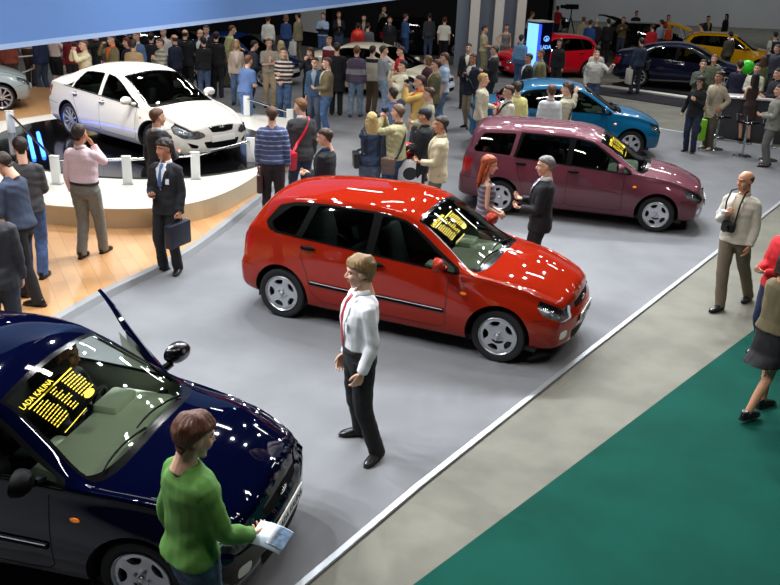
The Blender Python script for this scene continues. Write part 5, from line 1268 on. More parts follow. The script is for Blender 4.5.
stool(714, 149, 'chrome bar stool right of the tan jacket man'); stool(742, 156, 'chrome bar stool beside the long-haired woman at the counter'); stool(768, 160, 'chrome bar stool at the right edge beside the man in grey')

# video camera on tripod by the wall
p = at(568, 42, 0); tr = empty('camera_tripod', tuple(p))
for k in range(3): mb = MB(); mb.tube([(0, 0, 1.25), (.42*math.cos(2.1*k), .42*math.sin(2.1*k), 0)], .028, 6); mb.obj('leg', m_mblk, tr)
mb = MB(); mb.tube([(0, 0, 1.2), (0, 0, 1.6)], .03, 6); mb.obj('column', m_mblk, tr); tag(tr, 'black tripod standing by the grey wall', 'tripod')
vc = empty('video_camera', (p.x, p.y, 1.6), 200); mb = MB(); mb.box(-.35, .35, -.10, .10, 0, .24, bev=.03); mb.obj('camera_body', m_mblk, vc); mb = MB(); mb.tube([(.3, 0, .12), (.62, 0, .12)], [.07, .09], 12); mb.obj('lens', m_mblk, vc); tag(vc, 'large black video camera on the tripod by the wall', 'camera')
# ------------------------------------------------------------------ things people hold
def camera_item(M, lb, sc=1.0, video=False):
    """small camera in front of the face or in a hand"""
    r_ = bpy.data.objects.new('photo_camera', None); COL.objects.link(r_); r_.matrix_world = M
    mb = MB(); mb.box(-.025*sc, .025*sc, -.06*sc, .06*sc, -.035*sc, .035*sc, bev=.008); mb.obj('camera_body', m_mblk if not video else m_alu, r_)
    mb = MB(); mb.tube([(.02*sc, 0, 0), (.065*sc, 0, 0)], [.028*sc, .026*sc], 10); mb.obj('lens', m_blk, r_); return tag(r_, lb, 'camera')
def bag_item(loc, yaw, w, h, d, col, lb, name='shopping_bag', strap=None, print_=None, cat='bag', hl=.18):
    r_ = empty(name, loc, yaw); m = mat('bag '+col, col, .45 if name != 'briefcase' else .4); mb = MB()
    mb.box(-d/2, d/2, -w/2, w/2, -h, 0, bev=.02 if name == 'shopping_bag' else .03); mb.obj('bag_body', m, r_)
    mb = MB(); mb.tube([(0, -w*.22, -.01), (0, -w*.2, hl*.7), (0, 0, hl), (0, w*.2, hl*.7), (0, w*.22, -.01)], .009, 6); mb.obj('handle', m if not strap else mat('bag '+strap, strap, .5), r_)
    if print_:
        for sx in (1, -1):
            mb = MB(); mb.ell((sx*(d/2+.001), 0, -h*.48), (.004, w*.30, h*.24), 10); mb.obj('print', mat('bag print '+print_, print_, .5), r_)
    return tag(r_, lb, cat)
def brochure(M, lb, w=.21, h=.29, col='#c9d6e4'):
    r_ = bpy.data.objects.new('brochure', None); COL.objects.link(r_); r_.matrix_world = M
    mb = MB(); v = []; n = 6
    for i in range(n+1):
        t = i/n; z = .02*math.sin(t*PI); v += [(t*h, -w/2, z), (t*h, w/2, z)]
    mb.add(v, [(2*i, 2*i+1, 2*i+3, 2*i+2) for i in range(n)]); o = mb.obj('cover', mat('paper '+col, col, .5), r_); md = o.modifiers.new('t', 'SOLIDIFY'); md.thickness = .006; md.offset = 0
    mb = MB(); mb.add([(a*.7+.07, b*.8+.01, c+.006) for a, b, c in v], [(2*i, 2*i+1, 2*i+3, 2*i+2) for i in range(n)]); mb.obj('cover_picture', mat('cover picture', '#5f7d9c', .4, nscale=22, nstr=.8, col2='#1b2430'), o); return tag(r_, lb, 'brochure')
def balloon(loc, r, col, lb):
    r_ = empty('balloon', loc); mb = MB(); mb.lathe([(0.001, -r*1.15), (r*.25, -r*1.0), (r*.7, -r*.6), (r*.97, -.1*r), (r, .2*r), (r*.85, .65*r), (r*.5, .95*r), (0.001, r*1.05)], 20); mb.obj('balloon_skin', mat('balloon '+col, col, .25, coat=.4), r_); mb = MB(); mb.tube([(0, 0, -r*1.12), (.02, 0, -r*1.12-.5)], .004, 5); mb.obj('string', m_white, r_); return tag(r_, lb, 'balloon')
def shoulder_bag(d, side, col, lb, w=.34, h=.26, dep=.10, strap_col=None, z=.86, name='shoulder_bag', cross=True, x=-.02):
    """bag at the hip hanging from a strap across the torso; side +1 left, -1 right"""
    s = d['s']; W = d['W']; r_ = bpy.data.objects.new(name, None); COL.objects.link(r_); r_.matrix_world = W
    m = mat('bag '+col, col, .4, coat=.2); sm = mat('bag '+(strap_col or col), strap_col or col, .5)
    mb = MB(); mb.box(x-w/2, x+w/2, side*.27-dep/2, side*.27+dep/2, z-h, z, bev=.03); mb.v = [tuple(c*s for c in v) for v in mb.v]; mb.obj('bag_body', m, r_)
    mb = MB(); mb.box(x-w/2-.003, x+w/2+.003, side*.27-dep/2-.004, side*.27+dep/2+.006, z-h*.5, z+.006, bev=.02); mb.v = [tuple(c*s for c in v) for v in mb.v]; mb.obj('flap', m, r_)
    o = -side if cross else side; k = .15 if cross else .16
    fr = [(x+.12, side*.24, z), (.165, side*.12, 1.15), (.165, o*.02 if cross else side*.14, 1.30), (.10, o*.10 if cross else side*.15, 1.44), (.0, o*.115 if cross else side*.15, 1.50), (-.11, o*.09 if cross else side*.14, 1.42), (-.155, o*.0 if cross else side*.13, 1.28), (-.15, side*.13, 1.10), (x-.12, side*.24, z)]
    pts = smooth_poly(fr, 4); mb = MB(); v = []
    for i, p in enumerate(pts):
        t = Vector(pts[min(i+1, len(pts)-1)])-Vector(pts[max(0, i-1)]); t.normalize(); out = Vector((p[0], p[1], 0)).normalized() if abs(p[2]-1.5) > .05 else Vector((0, 0, 1)); sd2 = t.cross(out).normalized()*.022
        v += [Vector(p)-sd2, Vector(p)+sd2]
    n = len(pts); mb.add([tuple(q*s) for q in v], [(2*i, 2*i+1, 2*i+3, 2*i+2) for i in range(n-1)]); oo = mb.obj('strap', sm, r_); md = oo.modifiers.new('t', 'SOLIDIFY'); md.thickness = .006
    return tag(r_, lb, 'bag')
def at_face(d, f=.17, z=.01):
    return d['head'] @ Matrix.Translation((f, 0, z))
def in_hand(d, k, fwd=.08, drop=0):
    return Matrix.Translation(d['hands'][k] @ Vector((fwd, 0, -.02)))

GRP = 'visitors at the motor show'
def P(px, py, h, yaw, label, z=0, **kw):
    p = at(px, py, z+h*1.0); q = kw.pop('q', 1)
    # the head of a leaning figure is ahead of its feet
    ln = R(kw.get('lean', 0)); dx = math.sin(ln)*.72*h/1.78; dz = (1-math.cos(ln))*.75
    if ln: p = at(px, py, z+h-dz)
    loc = (p.x-dx*math.cos(R(yaw)), p.y-dx*math.sin(R(yaw)), z)
    fp = kw.pop('feetpx', None)
    if fp:                                   # ankles over the two ground points (left foot, right foot)
        ft = []
        for fx, fy, tn in fp:
            g = at(fx, fy, z); dx_, dy_ = g.x-loc[0], g.y-loc[1]; c_, s_ = math.cos(R(yaw)), math.sin(R(yaw)); k = h/1.78
            ft.append(((dx_*c_+dy_*s_)/k, (-dx_*s_+dy_*c_)/k, tn))
        kw['feet'] = tuple(ft)
    d = build_person('person', loc, yaw, h, q=q, **kw); tag(d['root'], label, 'person', GRP); return d
J, T = 'jeans', 'trousers'
# ---- near figures
d = P(190, 417, 1.78, 44, 'person in a bright green sweater and jeans holding a brochure by the dark car', q=2, top='sweater', tc='#58893c', bottom=J, bc='#3c5470', hair='full', hc='#6a3c26', arms=('down', ((.30, .0, -.40), (-.6, .5, -.6), (0, -.5, .8), 'pinch')), head=(-8, 12), lean=3, build=.85)
M = Matrix.Translation(d['hands'][1] @ Vector((.03, 0, -.015))) @ Matrix.Rotation(R(-25), 4, 'Z') @ Matrix.Rotation(R(18), 4, 'X'); brochure(M, 'open car brochure held by the man in the green sweater', .16, .22)
d = P(362, 258, 1.82, 200, 'person in a white shirt and red tie standing on the grey carpet', q=2, top='shirt', tc='#eef0f6', bottom=T, bc='#141418', hair='full', hc='#9a7a4c', tie='#a31d2a', badge=(.09, 1.25), arms=(((.05, .03, -.53), (-1, .3, 0), (0, -1, 0), 'relax'), ((.07, .02, -.53), (-1, .2, 0), (0, -1, 0), 'relax')), feetpx=((374, 458, 42), (358, 435, -8)), head=(-14, 6), build=1.05, inner='#eef0f6')
d = P(748, 172, 1.75, 222, 'person in a beige jacket with a black camera on the chest walking', q=2, top='jacket', tc='#cfc9ba', bottom=T, bc='#6d6250', hair='bald', hc='#5a4230', inner='#b9ae98', arms=('down', 'chest'), feetpx=((747, 300, 6), (718, 310, -6)), skin='tan', build=1.1, head=(-15, 5))
M = d['W']; s = d['s']; r_ = bpy.data.objects.new('photo_camera', None); COL.objects.link(r_); r_.matrix_world = M @ Matrix.Translation((.20, -.02, 1.08))
mb = MB(); mb.box(-.05, .04, -.08, .08, -.06, .06, bev=.02); mb.obj('camera_body', m_mblk, r_); mb = MB(); mb.tube([(.03, 0, 0), (.10, 0, -.01)], [.045, .04], 12); mb.obj('lens', m_blk, r_)
mb = MB(); mb.tube([(-.01, .07, .05), (-.02, .09, .30), (-.10, .09, .43), (-.2, .07, .44)], .010, 6); mb.tube([(-.01, -.07, .05), (-.02, -.09, .30), (-.10, -.09, .43), (-.2, -.07, .44)], .010, 6); mb.obj('neck_strap', m_mblk, r_); tag(r_, 'black camera hanging on the chest of the man in the beige jacket', 'camera')
brochure(Matrix.Translation(d['hands'][1] @ Vector((.06, 0, -.02))) @ Matrix.Rotation(R(200), 4, 'Z'), 'small white notepad in the hand of the man in the beige jacket', .10, .15, '#e8e8ea')
d = P(792, 252, 1.68, 30, 'person in an olive top and black skirt walking at the right edge', q=2, sex='f', top='sweater', tc='#6b6044', bottom='skirt', bc='#16151a', hem=.60, hair='bob', hc='#3a2418', feet=((.20, .07, 0), (-.22, -.07, 0, .03)), skin='tan', arms=('front', 'front'))
d = P(793, 212, 1.70, 200, 'person in a bright red jacket cut by the right edge', q=1, sex='f', top='jacket', tc='#c4141f', bottom=T, bc='#1f2a4a', hair='bob', hc='#2a1a12', arms=('front', 'front'))
d = P(489, 156, 1.70, 5, 'person with very long orange hair in a grey top between the red and plum cars', q=2, sex='f', top='dress', tc='#5f5c66', stripes=('#8d8a92', .07, .025, 0), bottom='dress', hair='long', hc='#b85322', arms=('low', ((.20, -.06, -.42), (-1, .5, 0), (-.4, -1, 0), 'relax')), head=(-15, 8), hem=.62)
d = P(547, 157, 1.76, 172, 'grey-haired person in a black suit facing the orange-haired woman', q=2, top='suit', tc='#15151a', bottom=T, bc='#15151a', hair='short', hc='#8a8680', inner='#e6e8ee', tie='#39405a', arms=('front', ((.28, -.08, -.22), (-.4, .5, -1), (0, -.3, 1), 'pinch')), head=(5, 4), build=1.1, badge=(-.09, 1.30))
d = P(164, 140, 1.76, 254, 'person in a dark suit and blue tie carrying a black briefcase', z=0, q=2, top='suit', tc='#1d1f26', bottom=T, bc='#1a1b20', hair='full', hc='#2e2018', inner='#e6e9f0', tie='#4a6a9c', badge=(.10, 1.28), arms=('hold', 'front'), feet=((.02, .10, 15), (.05, -.10, -25)), head=(-20, 0), skin='tan')
h_ = d['hands'][0] @ Vector((.09, 0, -.03)); bag_item((h_.x, h_.y, h_.z-.05), 245+90, .42, .32, .12, '#1b2230', 'dark blue-black briefcase carried by the man with the blue tie', 'briefcase', hl=.06)
mb = MB(); mb.box(-.04, .06, -.03, .03, -.006, .006, bev=.003); o = mb.obj('mobile_phone', m_blk); o.matrix_world = Matrix.Translation(d['hands'][1] @ Vector((.09, 0, -.03))); tag(o, 'small dark phone in the hand of the man with the briefcase', 'phone')
d = P(157, 109, 1.80, 60, 'person in a black suit with short brown hair looking at the white saloon', z=.08, q=2, top='suit', tc='#16181e', bottom=T, bc='#16181e', hair='short', hc='#6b4a34', inner='#dfe3ea', arms=('down', 'front'), head=(-20, 0))
d = P(79, 125, 1.78, 82, 'person in a pink shirt and grey trousers seen from behind on the parquet', z=.08, q=2, top='shirt', tc='#eacfd6', bottom=T, bc='#7c7c76', hair='short', hc='#3a2419', arms=('down', 'face'), feet=((-.05, .09, 5), (.22, -.09, -5)), shoe='#3a1c16', build=1.12, skin='tan', inner='#eacfd6', twist=-6)
d = P(20, 138, 1.76, 100, 'person in a dark grey jacket and blue jeans beside the podium', z=.08, q=2, top='jacket', tc='#4c4c50', bottom=J, bc='#4a6496', hair='short', hc='#2a1a14', arms=('front', 'front'), head=(20, 10))
d = P(4, 152, 1.78, 168, 'person in a navy sweater and black trousers looking down at the left edge', z=.08, q=2, top='sweater', tc='#39445a', bottom=T, bc='#17171b', hair='short', hc='#3c2a22', arms=('front', 'front'), head=(0, 28), lean=8, feet=((-.16, .1, 5), (.18, -.1, -5)))
d = P(-14, 192, 1.76, 110, 'person in a charcoal jacket cut by the left edge', z=.08, q=2, top='suit', tc='#3b3c42', bottom=T, bc='#3a3f49', hair='short', hc='#2c211b', arms=('down', 'down'))
d = P(272, 107, 1.80, 97, 'person in a blue striped sweater seen from behind holding a brown briefcase', q=2, top='sweater', tc='#46527c', stripes=('#9aa3b4', .075, .013, .01), bottom=T, bc='#2e2024', hair='short', hc='#5a3d2c', arms=('hold', 'down'), build=1.1, inner='#d8e0ee')
h_ = d['hands'][0] @ Vector((.09, 0, -.03)); bag_item((h_.x, h_.y, h_.z-.05), 97, .10, .30, .40, '#4a2a22', 'brown leather briefcase held by the man in the striped sweater', 'briefcase', hl=.06)
d = P(301, 99, 1.82, 118, 'person in a dark blazer with a red strap across the back', q=2, top='blazer', tc='#3c3a3c', bottom=J, bc='#39455c', hair='short', hc='#8a6038', inner='#e6e9f2', arms=('front', 'down'), head=(28, 2))
shoulder_bag(d, 1, '#c8152c', 'bright red shoulder bag of the man in the dark blazer', z=1.02, w=.42, h=.28, dep=.13, x=-.16)
d = P(326, 129, 1.76, 165, 'person in a black jacket with cropped hair behind the red car roof', q=2, top='jacket', tc='#1d2026', bottom=T, bc='#1c1c20', hair='short', hc='#4a3426', inner='#39507a', arms=('front', 'front'), head=(8, 8))
d = P(372, 113, 1.66, 100, 'blonde person in a dark denim jacket taking a picture', q=2, sex='f', top='jacket', tc='#2b3a54', bottom=J, bc='#6b7b8c', hair='long', hc='#d8b878', arms=('camera', 'camera')); camera_item(at_face(d, .22), 'small camera raised by the blonde woman in denim')
shoulder_bag(d, 1, '#15151a', 'black handbag on the back of the blonde woman', z=1.12, w=.30, h=.26, cross=False, x=-.10)
d = P(398, 105, 1.80, 150, 'person in a khaki shirt with a dark strap across the back raising a camera', q=2, top='jacket', tc='#b2ab82', bottom=J, bc='#3b557e', hair='short', hc='#7a5c48', arms=('camera', 'camera'), hem=.92, inner='#6b5648'); camera_item(at_face(d, .22), 'black camera held up by the man in the khaki shirt')
shoulder_bag(d, 1, '#6b564c', 'small brown bag at the side of the khaki shirt man', z=.98, w=.22, h=.26, strap_col='#1b1b1b')
d = P(425, 109, 1.72, 165, 'person in a black jacket and black cap near the red car', q=1, top='jacket', tc='#17181c', bottom=T, bc='#1c1c20', hair='short', hc='#2a1c14', cap='#1a1e28', arms=('front', 'front'), skin='tan')
d = P(441, 117, 1.80, 182, 'person in a beige jacket facing left beside the plum estate', q=2, top='jacket', tc='#cdbf9c', bottom=T, bc='#6f6656', hair='short', hc='#3a2a20', arms=('front', 'hold'), hem=.82, skin='tan', inner='#cdbf9c')
bag_item(tuple(at(410, 160, .90)), 100, .40, .45, .12, '#e8e8ea', 'white shopping bag with black print behind the red car roof', print_='#2a2a30', strap='#d8b070')
balloon(tuple(at(407, 152, .95)), .16, '#d8222c', 'red balloon held beside the khaki shirt man')
d = P(393, 88, 1.74, 125, 'person in a plain blue shirt behind the khaki shirt man', top='shirt', tc='#6c83b4', bottom=T, bc='#2c3342', hair='short', hc='#3a2a20', arms=('front', 'front'))
d = P(420, 76, 1.80, 188, 'person in a yellow jacket over an orange shirt raising a camera', q=2, top='jacket', tc='#dcb464', bottom=T, bc='#3a3d4a', hair='short', hc='#4a2c1c', inner='#ee7a3c', arms=('camera', 'camera'), hem=.70); camera_item(at_face(d, .24), 'camera held up by the man in the yellow jacket')
d = P(429, 88, 1.74, 175, 'person in a stone coloured shirt beside the yellow jacket', top='shirt', tc='#c4bfa2', bottom=T, bc='#5b5648', hair='short', hc='#5c4030', arms=('front', 'front'))
d = P(436, 60, 1.80, 185, 'person in an olive tweed blazer behind the yellow jacket', top='blazer', tc='#5f5a40', bottom=T, bc='#4a4436', hair='short', hc='#5a3422', inner='#c8b890', arms=('front', 'front'))
d = P(445, 53, 1.88, 178, 'tall person in a pale blue polo shirt and jeans', q=2, top='polo', tc='#b9cfe6', bottom=J, bc='#6a88ac', hair='crop', hc='#6b4a38', arms=('down', 'down'), head=(0, 5), inner='#b9cfe6')
d = P(428, 56, 1.70, 150, 'brown-haired person in maroon standing behind the olive blazer', sex='f', top='sweater', tc='#4a2430', bottom=T, bc='#2a2026', hair='bob', hc='#8a6a48', arms=('front', 'front'))
d = P(403, 61, 1.74, 195, 'dark-haired person in a cream jacket holding up a camera', top='jacket', tc='#e6e0c2', bottom=J, bc='#52688a', hair='short', hc='#1c1412', arms=('chest', 'camera')); camera_item(in_hand(d, 1), 'small pale camera in the hand of the person in cream', .8, True)
d = P(384, 46, 1.80, 20, 'person in a grey t-shirt and light jeans, arms forward', top='tshirt', tc='#8f949a', bottom=J, bc='#8ba0b8', hair='short', hc='#3a2a22', arms=('front', 'chest'))
d = P(357, 46, 1.78, 88, 'person in a purple and grey hooded jacket and light jeans from behind', q=2, top='jacket', tc='#5a4c62', bottom=J, bc='#7f97ae', hair='short', hc='#8a5c3a', arms=('down', 'down'), feet=((-.05, .13, 10), (.08, -.11, -12)), stripes=('#8d8a92', 3.0, .14, 1.08), shoe='#5a5a60')
d = P(373, 46, 1.74, 70, 'person in a white vest with black sleeves and brown trousers', top='jacket', tc='#d9d4c0', bottom=T, bc='#6b5a48', hair='short', hc='#2c2220', arms=('down', 'down'), build=.9, stripes=('#1f1f28', 3, .10, 1.36))
d = P(401, 47, 1.74, 200, 'person in a red t-shirt behind the cream jacket', top='tshirt', tc='#b81c2c', bottom=J, bc='#3c4c6a', hair='short', hc='#3a2418', arms=('front', 'front'))
d = P(337, 43, 1.82, 92, 'broad person in a long black coat from behind', top='coat', tc='#121418', bottom=T, bc='#121418', hair='short', hc='#4a3426', arms=('down', 'down'), build=1.15, hem=.6)
d = P(327, 58, 1.76, 200, 'person in an olive jacket and jeans left of the black coat', q=2, top='jacket', tc='#6e6248', bottom=J, bc='#4a6a98', hair='short', hc='#5a3c2a', inner='#b8b0a0', arms=('front', 'pocket'), hem=.92)
d = P(315, 58, 1.70, 262, 'young person in a denim jacket facing the camera', top='jacket', tc='#35506e', bottom=T, bc='#4f5b70', hair='short', hc='#3c2a20', arms=('down', 'down'), inner='#8d98a8', build=.85)
d = P(310, 48, 1.72, 240, 'person in a black top with raised hands behind the denim jacket', sex='f', top='sweater', tc='#1d1f26', bottom=T, bc='#23252d', hair='bob', hc='#5a3a28', arms=('face', 'face'))
d = P(284, 48, 1.78, 268, 'person in a brown and cream striped sweater with folded dark jacket', q=2, top='sweater', tc='#33262c', stripes=('#d5c8b8', .095, .042, .02), bottom=J, bc='#46648c', hair='short', hc='#3a2c24', arms=('cross', 'low'))
d = P(269, 39, 1.78, 285, 'person in a sand coloured shirt with a badge on a cord, beige trousers', q=2, top='polo', tc='#a89e8c', bottom=T, bc='#b09c7c', hair='short', hc='#7a5a40', arms=('chest', 'cross'), build=1.1, badge=(.0, 1.25), inner='#a89e8c')
d = P(281, 41, 1.68, 100, 'blonde person in a cream top behind the striped sweater', sex='f', top='sweater', tc='#e2d8b4', bottom=T, bc='#a89c84', hair='long', hc='#dcc48c', arms=('front', 'front'))
d = P(236, 40, 1.70, 280, 'blonde person in a pale pink cardigan and jeans by the podium', q=2, sex='f', top='jacket', tc='#d8c4ae', bottom=J, bc='#6480a4', hair='long', hc='#d2ae70', inner='#eed8cc', arms=('down', 'down'))
d = P(249, 56, 1.72, 60, 'person in a blue t-shirt and jeans bending beside the podium', top='tshirt', tc='#5670a0', bottom=J, bc='#5a7cae', hair='short', hc='#6a4428', arms=('front', 'front'), lean=14)
d = P(233, 26, 1.82, 20, 'person in a light olive shirt leaning forward over the blue car', top='shirt', tc='#b3b07c', bottom=T, bc='#5c5844', hair='crop', hc='#6b4430', arms=('reach', 'down'), lean=18)
d = P(255, 41, 1.74, 30, 'dark-haired person in a charcoal top behind the blonde woman', top='sweater', tc='#34343c', bottom=T, bc='#22222a', hair='short', hc='#1a1414', arms=('front', 'front'), lean=14)
for px, py, hh, yw, lb, tcx, hr, hcx, bcx, bot in ((185, 30, 1.80, 80, 'balding person in a black suit, leftmost of the dark coats behind the white saloon', '#121318', 'bald', '#4a342a', '#121318', T), (200, 30, 1.78, 250, 'balding person in a black suit and white collar among the dark coats', '#15161a', 'bald', '#3a2a22', '#15161a', T),
        (206, 26, 1.82, 262, 'person in a dark suit looking down, tallest among the dark coats', '#1c1d24', 'short', '#5a4a40', '#1c1d24', T), (203, 37, 1.70, 120, 'dark-haired person in a black jacket and jeans among the dark coats', '#17181c', 'short', '#1a1412', '#5a7090', J), (216, 32, 1.78, 95, 'person in a black leather jacket seen from behind, rightmost of the dark coats', '#141416', 'short', '#2a1e18', '#1e2024', T)):
    P(px, py, hh, yw, lb, top='suit' if hr == 'bald' or hh > 1.8 else 'jacket', tc=tcx, bottom=bot, bc=bcx, hair=hr, hc=hcx, arms=('front', 'front') if yw > 200 else ('down', 'low'), inner='#d8dae0' if yw > 200 else None)
P(133, 40, 1.74, 92, 'person in a tan jacket seen from behind above the white roof', top='jacket', tc='#b89a72', bottom=T, bc='#4a4238', hair='short', hc='#4a4038')
P(136, 32, 1.78, 250, 'person in a faded blue denim jacket behind the white saloon', top='jacket', tc='#5f7ca6', bottom=J, bc='#4a6080', hair='short', hc='#8a5a44', inner='#e0d8cc')
P(126, 38, 1.70, 230, 'red-haired person in a navy top left of the denim jacket', sex='f', top='sweater', tc='#1c2238', bottom=T, bc='#1c1c24', hair='bob', hc='#6a2c20')
P(163, 28, 1.76, 262, 'person with reddish hair far behind the white saloon roof', top='shirt', tc='#ded8d8', bottom=T, bc='#383840', hair='short', hc='#7a4630')
P(160, 39, 1.70, 230, 'person in a patterned pale shirt right of the denim jacket', top='shirt', tc='#c4bca6', stripes=('#7d8578', .11, .05, 0), bottom=T, bc='#8a7a60', hair='short', hc='#6a4a34', arms=('chest', 'chest'))
P(174, 35, 1.74, 150, 'bald person in a dark navy jacket behind the white windscreen', top='jacket', tc='#1b2338', bottom=T, bc='#1b1f2c', hair='bald', hc='#5a4030')
P(111, 35, 1.80, 235, 'person in an olive jacket over an orange shirt by the fascia', top='jacket', tc='#7d7250', bottom=T, bc='#4a4436', hair='short', hc='#5a3c2c', inner='#f06a28', arms=('front', 'camera'))
d = P(83, 40, 1.78, 225, 'person in a cream shirt raising a camera under the blue fascia', top='jacket', tc='#e0d5b0', bottom=T, bc='#a89870', hair='short', hc='#7a5a44', arms=('camera', 'camera')); camera_item(at_face(d, .22), 'camera raised under the blue fascia by the person in cream')
P(70, 31, 1.76, 270, 'person in a maroon top and dark trousers under the fascia', top='sweater', tc='#7a1c2a', bottom=T, bc='#1c1c28', hair='short', hc='#2a1c18')
P(52, 29, 1.70, 85, 'person in a pale pink top and black shorts, hands on hips', sex='f', top='shirt', tc='#e6d0c8', bottom='shorts', bc='#16161c', hair='bob', hc='#8a6a44', arms=('hip', 'hip'))
P(25, 20, 1.82, 90, 'person in a striped pale shirt and brown trousers under the fascia', top='shirt', tc='#e2cfc0', stripes=('#b89a90', .05, .02, 0), bottom=T, bc='#4a342e', hair='short', hc='#3a2a20', build=1.1)
P(95, 31, 1.72, 200, 'person in black holding a camera left of the olive jacket', top='jacket', tc='#17181e', bottom=T, bc='#17181e', hair='short', hc='#1c1614', arms=('camera', 'camera'))
P(38, 30, 1.72, 150, 'person in dark blue between the striped shirt and the black shorts', top='jacket', tc='#1d2a4a', bottom=T, bc='#3a4658', hair='short', hc='#2a2018')
P(6, 31, 1.72, 120, 'person in rusty red at the far left edge under the fascia', top='sweater', tc='#8a4434', bottom=T, bc='#4a3a34', hair='bob', hc='#5a3a28', sex='f')
P(151, 33, 1.76, 90, 'person in a black jacket in the gap behind the white saloon roof', top='jacket', tc='#14161c', bottom=T, bc='#14161c', hair='short', hc='#1a1614')
# ---- upper middle
P(268, 16, 1.70, 92, 'person in a white sweater seen from behind near the black estate', q=0, top='sweater', tc='#e4e4d8', bottom=T, bc='#2a2a30', hair='short', hc='#5a2c20')
P(286, 15, 1.70, 95, 'person in a blue denim jacket beside the white sweater', q=0, top='jacket', tc='#2c4a80', bottom=J, bc='#2c4468', hair='bob', hc='#8a6a50', sex='f')
d = P(298, 13, 1.78, 150, 'person in a khaki coat carrying a white plastic bag', q=0, top='coat', tc='#8a8264', bottom=T, bc='#6a6450', hair='short', hc='#2a2018', hem=.8, arms=('hold', 'hold'))
h_ = d['hands'][0]; bag_item((h_ @ Vector((.1, 0, 0))), 60, .34, .50, .12, '#e2e2dc', 'white plastic bag carried by the person in the khaki coat')
P(323, 13, 1.74, 265, 'person in a light blue and navy top by the white partition', q=0, top='sweater', tc='#a8c4e8', stripes=('#28304a', .9, .22, .98), bottom=J, bc='#46628c', hair='short', hc='#6a4a38', arms=('chest', 'chest'))
P(339, 12, 1.74, 280, 'person in a black jacket and jeans right of the white partition', q=0, top='jacket', tc='#1c1c22', bottom=J, bc='#3c5274', hair='short', hc='#a8744c', inner='#c8b8a8', arms=('chest', 'chest'))
P(358, 23, 1.70, 95, 'person in a red sweater with a red balloon in front', q=0, top='sweater', tc='#c01c28', bottom=T, bc='#c0b090', hair='short', hc='#2a1c18'); balloon(tuple(at(358, 36, 1.35)), .22, '#e03024', 'orange-red balloon in front of the person in red')
P(368, 23, 1.68, 80, 'person in a grey jacket next to the red sweater', q=0, top='jacket', tc='#5c5f66', bottom=T, bc='#2a2a30', hair='short', hc='#2a2422')
P(364, 15, 1.74, 270, 'person with dark hair far behind the red sweater', q=0, top='jacket', tc='#1e1e24', bottom=T, bc='#1e1e24', hair='short', hc='#1c1614', inner='#9a9288')
P(384, 6, 1.82, 320, 'tall person in an olive blazer and pale trousers, upper centre', q=1, top='blazer', tc='#7c7856', bottom=T, bc='#c4c0b0', hair='short', hc='#4a3428', inner='#e8e4dc')
P(390, 17, 1.76, 275, 'person in a black suit right of the olive blazer', q=0, top='suit', tc='#121418', bottom=T, bc='#121418', hair='short', hc='#4a342a', inner='#2a3040')
P(406, 14, 1.78, 30, 'person in full blue denim writing on a pad', q=1, top='jacket', tc='#3a5e94', bottom=J, bc='#34568a', hair='short', hc='#6a4430', arms=('front', 'front'))
P(430, 13, 1.78, 95, 'person in a dark grey jacket between denim and white shirt', q=0, top='jacket', tc='#45474c', bottom=J, bc='#4c5f78', hair='short', hc='#3a342e')
P(445, 17, 1.78, 80, 'person in a white short-sleeved shirt and black trousers from behind', q=1, top='tshirt', tc='#e8e6da', bottom=T, bc='#0f0f14', hair='short', hc='#5a2e22', arms=('down', 'down'))
for px, py, tcx, lb in ((417, -3, '#c22030', 'person in red at the very top left of the grey partition'), (433, -4, '#3a5a9c', 'person in blue at the very top beside the person in red'), (444, -2, '#7a3a5a', 'person in purple at the very top against the grey partition'), (381, -4, '#c8b8a8', 'person in beige at the very top behind the black car')):
    P(px, py, 1.72, 260, lb, q=0, top='sweater', tc=tcx, bottom=T, bc='#2a2a34', hair='short', hc='#3a2a22')
P(329, 37, 1.66, 240, 'child-sized person in a maroon vest with white sleeves', q=0, top='sweater', tc='#eae6e0', stripes=('#7a1c30', 3, .42, .98), bottom=T, bc='#2a2a30', hair='short', hc='#a8804c')
# ---- pillars
d = P(485, 26, 1.76, 350, 'person in a tan t-shirt holding a phone by the pillars', top='tshirt', tc='#b8ad8c', bottom=T, bc='#8d8466', hair='short', hc='#3a2a24', arms=('front', 'front'))
P(507, 24, 1.70, 265, 'person in a grey sleeveless top leaning against the right pillar', sex='f', top='tank', tc='#7d7a7c', bottom=T, bc='#6a5a50', hair='tail', hc='#5a3424', arms=('down', 'hip'))
P(522, 35, 1.74, 60, 'person in a light blue shirt left of the lit display box', top='shirt', tc='#6f9ac4', bottom=J, bc='#46628c', hair='short', hc='#3a2a24')
P(495, 46, 1.78, 170, 'grey-haired person in a dark suit below the pillars', top='suit', tc='#1b1c20', bottom=T, bc='#1b1c20', hair='short', hc='#4c4640', inner='#dcdcdc', arms=('front', 'front'))
P(529, 54, 1.72, 195, 'person in a black suit left of the olive jacket near the display box', top='suit', tc='#17181c', bottom=T, bc='#17181c', hair='short', hc='#2a201c', inner='#d8d8dc', skin='tan')
P(469, 44, 1.76, 260, 'person in a black jacket at the foot of the left pillar', top='suit', tc='#1a1b20', bottom=T, bc='#2a2a30', hair='short', hc='#1c1614', inner='#e0dccc')
d = P(473, 54, 1.80, 225, 'person in a navy blazer with a lanyard lifting a camera', q=2, top='blazer', tc='#1c2236', bottom=T, bc='#8d846a', hair='short', hc='#6a4430', inner='#e4e0d4', arms=('hold', 'chest'), skin='tan', badge=(.02, 1.22)); camera_item(in_hand(d, 1), 'small camera in the hand of the navy blazer man')
shoulder_bag(d, 1, '#15151a', 'black satchel at the hip of the navy blazer man', z=.92)
